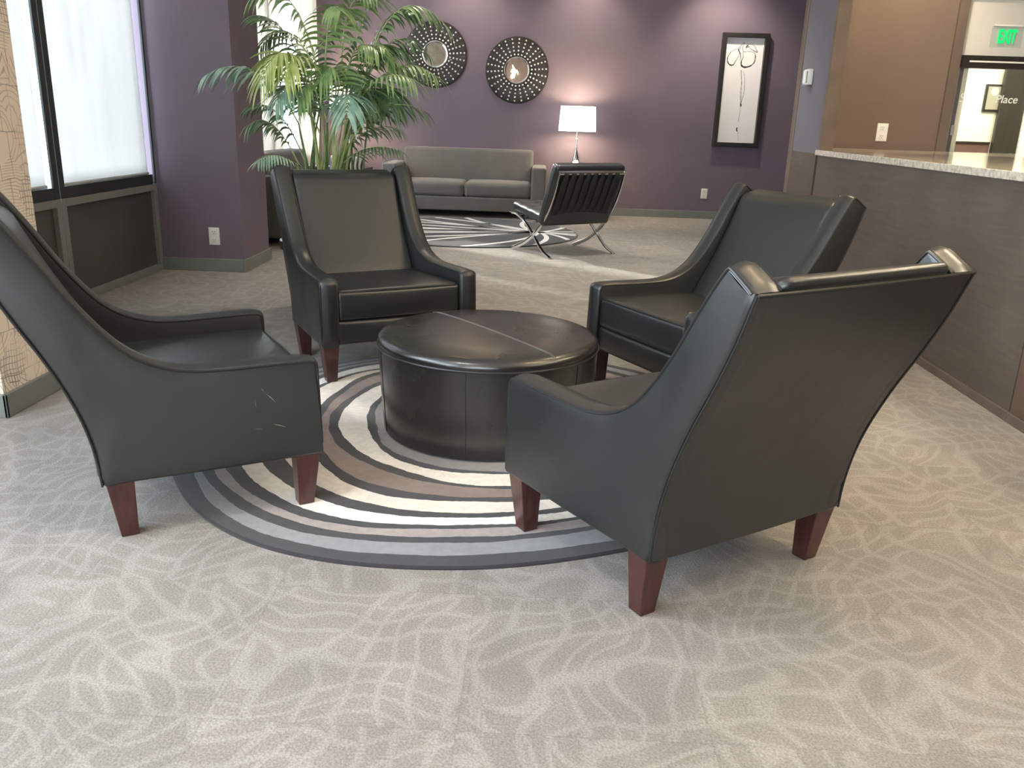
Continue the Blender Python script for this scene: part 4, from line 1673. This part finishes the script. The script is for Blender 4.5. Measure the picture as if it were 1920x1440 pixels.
# ------------------------------------------------------------------ palm
pot = thing('potted_palm', 'tall potted palm with arching green fronds behind the middle armchair', 'plant', (-1.36, 5.33, 0))
PX, PY = -1.36, 5.33
m = MB()
m.lathe([(0.19, 0.0), (0.20, 0.01), (0.245, 0.40), (0.262, 0.41), (0.262, 0.46), (0.245, 0.46), (0.238, 0.42), (0.0, 0.42)], seg=40)
m.build('planter', M['terracotta'], pot, smooth=40)
m = MB()
m.lathe([(0.236, 0.424), (0.12, 0.434), (0.0, 0.438)], seg=30)
m.build('soil', M['soil'], pot)
FR = [
    ("teal", 0.24, [(-1.46, 5.25, 1.16), (-1.66, 5.15, 1.58), (-1.89, 5.0, 1.41)]),
    ("lime", 0.25, [(-1.36, 5.1, 1.34), (-1.44, 4.95, 1.7), (-1.54, 4.85, 1.38)]),
    ("lime", 0.22, [(-1.35, 5.1, 1.31), (-1.37, 5.0, 1.67), (-1.42, 4.85, 1.41)]),
    ("mid", 0.20, [(-1.28, 5.2, 1.4), (-1.22, 5.05, 1.87), (-1.11, 4.9, 1.75)]),
    ("mid", 0.22, [(-1.11, 5.3, 1.26), (-0.95, 5.4, 2.07), (-0.61, 5.4, 1.75)]),
    ("dark", 0.20, [(-1.1, 5.4, 1.33), (-1.03, 5.5, 1.88), (-0.82, 5.5, 1.82)]),
    ("mid", 0.20, [(-1.15, 5.3, 1.2), (-0.9, 5.3, 1.63), (-0.64, 5.2, 1.45)]),
    ("mid", 0.22, [(-1.16, 5.2, 1.17), (-0.95, 5.05, 1.52), (-0.73, 4.95, 1.41)]),
    ("dark", 0.20, [(-1.22, 5.3, 0.95), (-1.0, 5.2, 1.37), (-0.72, 5.2, 1.26)]),
    ("dark", 0.16, [(-1.27, 5.4, 0.93), (-1.1, 5.4, 1.19), (-0.9, 5.4, 1.15)]),
    ("dark", 0.14, [(-1.22, 5.3, 0.92), (-1.05, 5.2, 1.08), (-0.84, 5.1, 1.03)]),
    ("teal", 0.13, [(-1.44, 5.3, 0.83), (-1.52, 5.1, 1.04), (-1.61, 4.95, 0.95)]),
    ("dark", 0.18, [(-1.51, 5.4, 0.91), (-1.66, 5.4, 1.25), (-1.77, 5.3, 1.14)]),
    ("dark", 0.18, [(-1.5, 5.5, 0.93), (-1.65, 5.5, 1.34), (-1.84, 5.5, 1.24)]),
    ("teal", 0.22, [(-1.35, 5.2, 1.13), (-1.39, 5.0, 1.51), (-1.48, 4.9, 1.27)]),
    ("dark", 0.22, [(-1.39, 5.5, 1.19), (-1.55, 5.6, 1.75), (-1.76, 5.6, 1.78)]),
    ("mid", 0.22, [(-1.19, 5.2, 1.26), (-1.13, 5.2, 1.7), (-0.96, 5.1, 1.57)]),
    ("mid", 0.20, [(-1.21, 5.1, 1.2), (-1.13, 5.0, 1.6), (-1.23, 4.9, 1.39)]),
    ("dark", 0.20, [(-1.07, 5.4, 1.2), (-0.9, 5.3, 1.51), (-0.9, 5.2, 1.27)]),
    ("mid", 0.24, [(-1.33, 5.3, 1.38), (-1.45, 5.3, 2.01), (-1.66, 5.2, 1.85)]),
    ("dark", 0.22, [(-1.22, 5.5, 1.42), (-1.09, 5.6, 2.04), (-0.9, 5.6, 2.01)]),
    ("mid", 0.20, [(-1.25, 5.1, 1.17), (-1.3, 5.0, 1.51), (-1.36, 4.9, 1.28)]),
    ("dark", 0.20, [(-1.14, 5.2, 1.14), (-1.03, 5.2, 1.47), (-1.04, 5.1, 1.29)]),
    ("teal", 0.20, [(-1.2, 5.1, 1.14), (-1.08, 5.0, 1.46), (-1.09, 4.9, 1.23)]),
    ("dark", 0.22, [(-1.45, 5.6, 1.26), (-1.53, 5.7, 1.61), (-1.36, 5.7, 1.71)]),
    ("mid", 0.22, [(-1.23, 5.4, 1.45), (-1.21, 5.4, 1.95), (-1.01, 5.3, 1.88)]),
    ("dark", 0.20, [(-1.37, 5.4, 1.1), (-1.52, 5.5, 1.41), (-1.68, 5.5, 1.47)]),
]
lab = {'lime': 'bright yellow-green frond', 'teal': 'bluish green frond', 'mid': 'mid-green frond', 'dark': 'dark green frond'}


def frond(kind, L_, P, rnd):
    p0, p1, p2 = [Vector(p) - Vector((PX, PY, 0)) for p in P]
    m = MB()
    n = 19
    path = []
    for i in range(n + 1):
        t = i / n
        path.append(p0 * (1 - t) ** 2 + p1 * 2 * t * (1 - t) + p2 * t * t)
    m.tube(path, [0.0055 - 0.0042 * i / n for i in range(n + 1)], 5, mi=1)
    start = 4
    for i in range(start, n + 1):
        t = i / n
        p = path[i]
        tg = (path[min(n, i + 1)] - path[max(0, i - 1)]).normalized()
        side = tg.cross(Vector((0, 0, 1)))
        if side.length < 0.2:
            side = Vector((1, 0.2, 0))
        side.normalize()
        up = side.cross(tg).normalized()
        for s in (-1, 1):
            ll = L_ * (0.55 + 0.5 * math.sin(PI * (0.15 + 0.75 * (i - start) / (n - start)))) * rnd.uniform(0.85, 1.15)
            fwd = 0.45 + 0.75 * t
            d = (side * s + tg * fwd + up * rnd.uniform(0.0, 0.25)).normalized()
            drop = rnd.uniform(0.5, 0.85)
            wv = rnd.uniform(0.0050, 0.0078) * (0.6 + L_ / 0.3)
            K = 6
            spine = []
            q = p.copy()
            dd = d.copy()
            for k in range(K + 1):
                spine.append((q.copy(), dd.copy()))
                dd = (dd + Vector((0, 0, -1)) * drop * 0.33).normalized()
                q = q + dd * ll / K
            rows = []
            wprof = (0.25, 0.85, 1.0, 0.95, 0.75, 0.42, 0.03)
            for k, (q, dv) in enumerate(spine):
                w_ax = dv.cross(up)
                if w_ax.length < 0.1:
                    w_ax = dv.cross(side)
                w_ax.normalize()
                nn = w_ax.cross(dv).normalized()
                ww = wv * wprof[k]
                rows.append([tuple(q - w_ax * ww + nn * ww * 0.25), tuple(q), tuple(q + w_ax * ww + nn * ww * 0.25)])
            m.grid(rows)
    o = m.build('frond', [M['leaf_' + kind], M['cane']], pot, smooth=60)
    o['label'] = lab[kind]
    return o


rnd = random.Random(11)
for kind, L_, P in FR:
    frond(kind, L_ * 1.02, P, rnd)
for k in range(10):
    a = rnd.uniform(0, 2 * PI)
    r0 = rnd.uniform(0.08, 0.16)
    z0 = rnd.uniform(1.0, 1.45)
    rr = rnd.uniform(0.28, 0.42)
    c = Vector((-1.25, 5.38, 0))
    d = Vector((math.cos(a), math.sin(a) * 0.7, 0))
    FRx = [tuple(c + d * r0 + Vector((0, 0, z0))), tuple(c + d * (r0 + rr * 0.5) + Vector((0, 0, z0 + 0.42))), tuple(c + d * (r0 + rr) + Vector((0, 0, z0 + 0.18)))]
    frond(rnd.choice(['dark', 'mid', 'dark']), 0.19, FRx, rnd)
    FR.append(('x', 0, FRx))
i = 0
for kind, L_, P in FR:
    p = Vector(P[0]) - Vector((PX, PY, 0))
    an = rnd.uniform(0, 2 * PI)
    rb = rnd.uniform(0.02, 0.15)
    b = Vector((rb * math.cos(an) + p.x * 0.35, rb * math.sin(an), 0.425))
    mid_ = b.lerp(p, 0.5) + Vector((rnd.uniform(-.02, .02), rnd.uniform(-.02, .02), 0.03))
    mid_.x = b.x + (p.x - b.x) * 0.38
    pts = spline([b, mid_, p], 12)
    th = rnd.choice([0.007, 0.010, 0.013, 0.016])
    m = MB()
    m.tube(pts, [th - (th - 0.0045) * j / 11 for j in range(12)], 8)
    m.build('stem', M['cane'] if i % 3 else M['cane_dark'], pot, smooth=60)
    i += 1


# ------------------------------------------------------------------ ceiling lamps and pendants
def downlight(x, y, energy, color, label, spot=95, tilt=(0, 0, -1)):
    t = thing('recessed_downlight', label, 'ceiling light', (x, y, ZC), 0, 'recessed ceiling downlights')
    m = MB()
    m.lathe([(0.095, 0.0), (0.095, -0.006), (0.075, -0.008), (0.07, -0.002)], seg=28, cap=False)
    m.build('trim_ring', M['white_plastic'], t)
    m = MB()
    m.lathe([(0.07, -0.003), (0.0, -0.003)], seg=28)
    m.build('lens', M['lens'], t)
    light('downlight_lamp', 'SPOT', (x, y, ZC - 0.03), energy, color, tilt, spot=spot, blend=0.9, radius=0.07)


WARM = (1.0, 0.84, 0.58)
AMBER = (1.0, 0.76, 0.44)
CREAM = (1.0, 0.88, 0.74)
NEUTRAL = (1.0, 0.96, 0.90)
for x, y, e, c, tl in (
        (0.50, 11.40, 50, CREAM, (0, 0.3, -1)), (2.15, 11.15, 110, CREAM, (0.12, 0.42, -1)), (-1.0, 11.40, 40, CREAM, (0, 0.3, -1)),
        (-0.5, 8.8, 110, NEUTRAL, (0, 0, -1)), (1.1, 7.9, 170, NEUTRAL, (0, 0, -1)),  # unseen pair, added to brighten the far room and its floor
        (2.9, 7.0, 120, WARM, (0, 0.5, -1)), (1.55, 4.6, 100, AMBER, (0, 0, -1)), (1.75, 2.6, 80, AMBER, (0, 0, -1)), (1.6, 0.8, 50, AMBER, (0, 0, -1)),
        (-0.8, 6.3, 110, CREAM, (0, 0, -1)), (-1.2, 1.5, 90, NEUTRAL, (0, 0, -1))):
    downlight(x, y, e, c, 'white recessed ceiling downlight, unseen above the view', tilt=tl)
light('office_light', 'AREA', (4.9, 9.2, 2.5), 90, (1.0, 0.93, 0.74), (0, 0, -1), (1.6, 1.2))
for k in range(6):  # last three are added out of view to light the ceiling warmly
    px, py, pz = ((-1.06, -2.0, 0.76), (-1.00, -2.02, 0.53), (-0.74, -1.98, 0.64), (2.5, 1.2, 0.45), (2.5, 2.4, 0.45), (2.5, 3.5, 0.45))[k]
    t = thing('pendant_lamp', 'teardrop glass pendant lamp reflected in the lower right mirror' if k < 3 else 'unseen teardrop pendant lamp added to warm the ceiling above the worktop', 'lamp', (px, py, 0), 0, 'teardrop pendants behind the viewpoint' if k < 3 else 'added teardrop pendants above the worktop')
    m = MB()
    m.tube([(0, 0, 2.16 + pz - 0.12), (0, 0, ZC)], 0.003, 6)
    m.build('cord', M['black'], t)
    m = MB()
    m.lathe([(0.0, 1.95), (0.03, 1.958), (0.042, 1.98), (0.036, 2.01), (0.016, 2.06), (0.008, 2.12), (0.0, 2.12)], (0, 0, pz - 0.05), seg=24)
    m.build('glass_shade', M['bulb'], t, smooth=60)
    light('pendant_light', 'POINT', (px, py, 1.90 + pz - 0.16), 22 if k < 3 else 34, WARM, radius=0.07)
